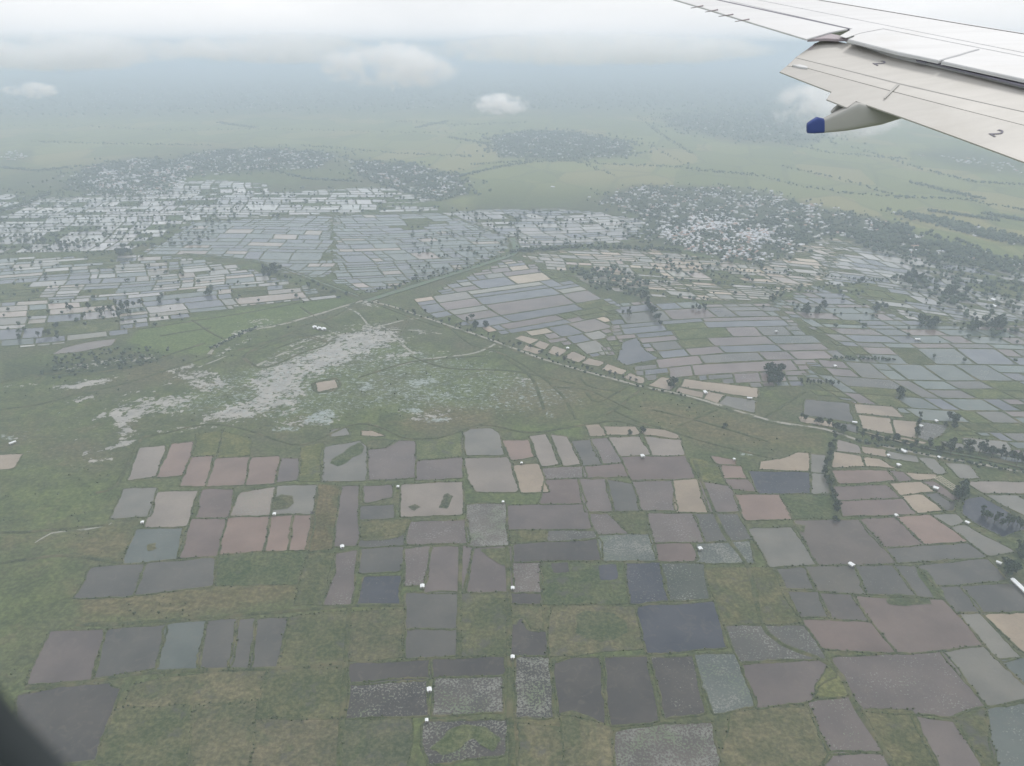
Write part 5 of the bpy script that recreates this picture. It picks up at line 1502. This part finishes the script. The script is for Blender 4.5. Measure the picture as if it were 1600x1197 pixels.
HAZE = 2.0e-4
haze_box()

CLOUD_DENSITY = 0.04
def cloud_material(name, size, density, lean):
    """vapour with ragged edges: falloff from the middle of the lump, torn by noise of a given size"""
    m = bpy.data.materials.new(name); m.use_nodes = True
    m.cycles.volume_step_rate = 0.25
    nt = m.node_tree; nt.nodes.clear()
    N = nt.nodes.new; Lk = nt.links.new
    def mth(op, a, b):
        n_ = N('ShaderNodeMath'); n_.operation = op
        for s_, v_ in zip(n_.inputs, (a, b)):
            if isinstance(v_, bpy.types.NodeSocket): Lk(v_, s_)
            else: s_.default_value = v_
        return n_.outputs[0]
    out = N('ShaderNodeOutputMaterial'); pv = N('ShaderNodeVolumePrincipled')
    tc = N('ShaderNodeTexCoord'); geo = N('ShaderNodeNewGeometry')
    ln = N('ShaderNodeVectorMath'); ln.operation = 'LENGTH'; Lk(tc.outputs['Object'], ln.inputs[0])
    mp = N('ShaderNodeMapping'); mp.inputs['Scale'].default_value = (1, 1, lean); Lk(geo.outputs['Position'], mp.inputs['Vector'])
    def noise(sc, det, rg):
        n_ = N('ShaderNodeTexNoise'); n_.inputs['Scale'].default_value = sc; n_.inputs['Detail'].default_value = det; n_.inputs['Roughness'].default_value = rg
        n_.inputs['Distortion'].default_value = .5
        Lk(mp.outputs[0], n_.inputs['Vector']); return n_.outputs['Fac']
    big, small = noise(1 / size, 2, .5), noise(3.2 / size, 6, .65)
    v = mth('SUBTRACT', 0.98, ln.outputs['Value'])
    v = mth('ADD', v, mth('MULTIPLY', mth('SUBTRACT', big, .5), 3.6))
    v = mth('ADD', v, mth('MULTIPLY', mth('SUBTRACT', small, .5), 4.4))
    rim = N('ShaderNodeMapRange'); rim.interpolation_type = 'SMOOTHSTEP'
    for k_, x_ in (('From Min', .70), ('From Max', .98), ('To Min', 1.0), ('To Max', 0.0)): rim.inputs[k_].default_value = x_
    Lk(ln.outputs['Value'], rim.inputs['Value'])
    d = N('ShaderNodeMapRange'); d.interpolation_type = 'SMOOTHSTEP'
    for k_, x_ in (('From Min', .05), ('From Max', .9), ('To Min', 0.0), ('To Max', density)): d.inputs[k_].default_value = x_
    Lk(v, d.inputs['Value'])
    Lk(mth('MULTIPLY', d.outputs[0], rim.outputs[0]), pv.inputs['Density'])
    pv.inputs['Color'].default_value = (1, 1, 1, 1)
    pv.inputs['Anisotropy'].default_value = 0.2
    Lk(pv.outputs[0], out.inputs['Volume'])
    return m
M_cloud = cloud_material('cloud_vapour', 120, 0.035, 1.3)
M_bank_cloud = cloud_material('cloud_bank_vapour', 170, 0.014, 1.6)
M_wisp = cloud_material('wisp_vapour', 60, 0.05, 1.6)
I3V, I3F = ico(3)
def cloud(px0, py0, px1, py1, dist, depth, label, seed, mat=None):
    """a lump of low cloud filling the bearings px0..px1, py0..py1 at a horizontal distance"""
    rng = np.random.default_rng(seed)
    def at(q):
        d = ray(q); return EYE + d * dist / d[1]
    A, B_ = at((px0, py1)), at((px1, py0))
    cen = (A + B_) / 2; half = np.array([abs(B_[0] - A[0]) / 2, depth, abs(B_[2] - A[2]) / 2])
    ph = rng.uniform(0, 6.28, (6, 1)); kv = rng.normal(0, 2.4, (6, 3))
    d = 1 + .06 * np.sin(I3V @ kv.T + ph.T).sum(1) / 2
    me = mesh_from('low_cloud', I3V * d[:, None], I3F, [mat or M_cloud], True)
    o = obj('low_cloud', me, None, tuple(cen))
    o.scale = tuple(half)
    tag(o, label, 'cloud', 'low clouds drifting over the plain')
    return o
cloud(490, 58, 730, 150, 1800, 110, 'large pale cloud hanging below the overcast, left of centre', 1)
cloud(1180, 110, 1470, 222, 1500, 110, 'pale cloud behind the wing and its blue tipped fairing', 2)
cloud(725, 143, 835, 184, 2000, 55, 'small wisp of cloud over the far green plain, centre', 3, M_wisp)
cloud(0, 126, 95, 157, 2200, 45, 'small wisp of cloud at the far left', 4, M_wisp)
cloud(-160, 46, 330, 116, 2600, 260, 'broad cloud bank on the horizon, upper left', 5, M_bank_cloud)
cloud(250, 46, 640, 104, 2900, 260, 'broad cloud bank on the horizon behind the large hanging cloud', 7, M_bank_cloud)
cloud(600, 46, 1250, 108, 2800, 300, 'broad cloud bank on the horizon between the large hanging cloud and the wing', 8, M_bank_cloud)
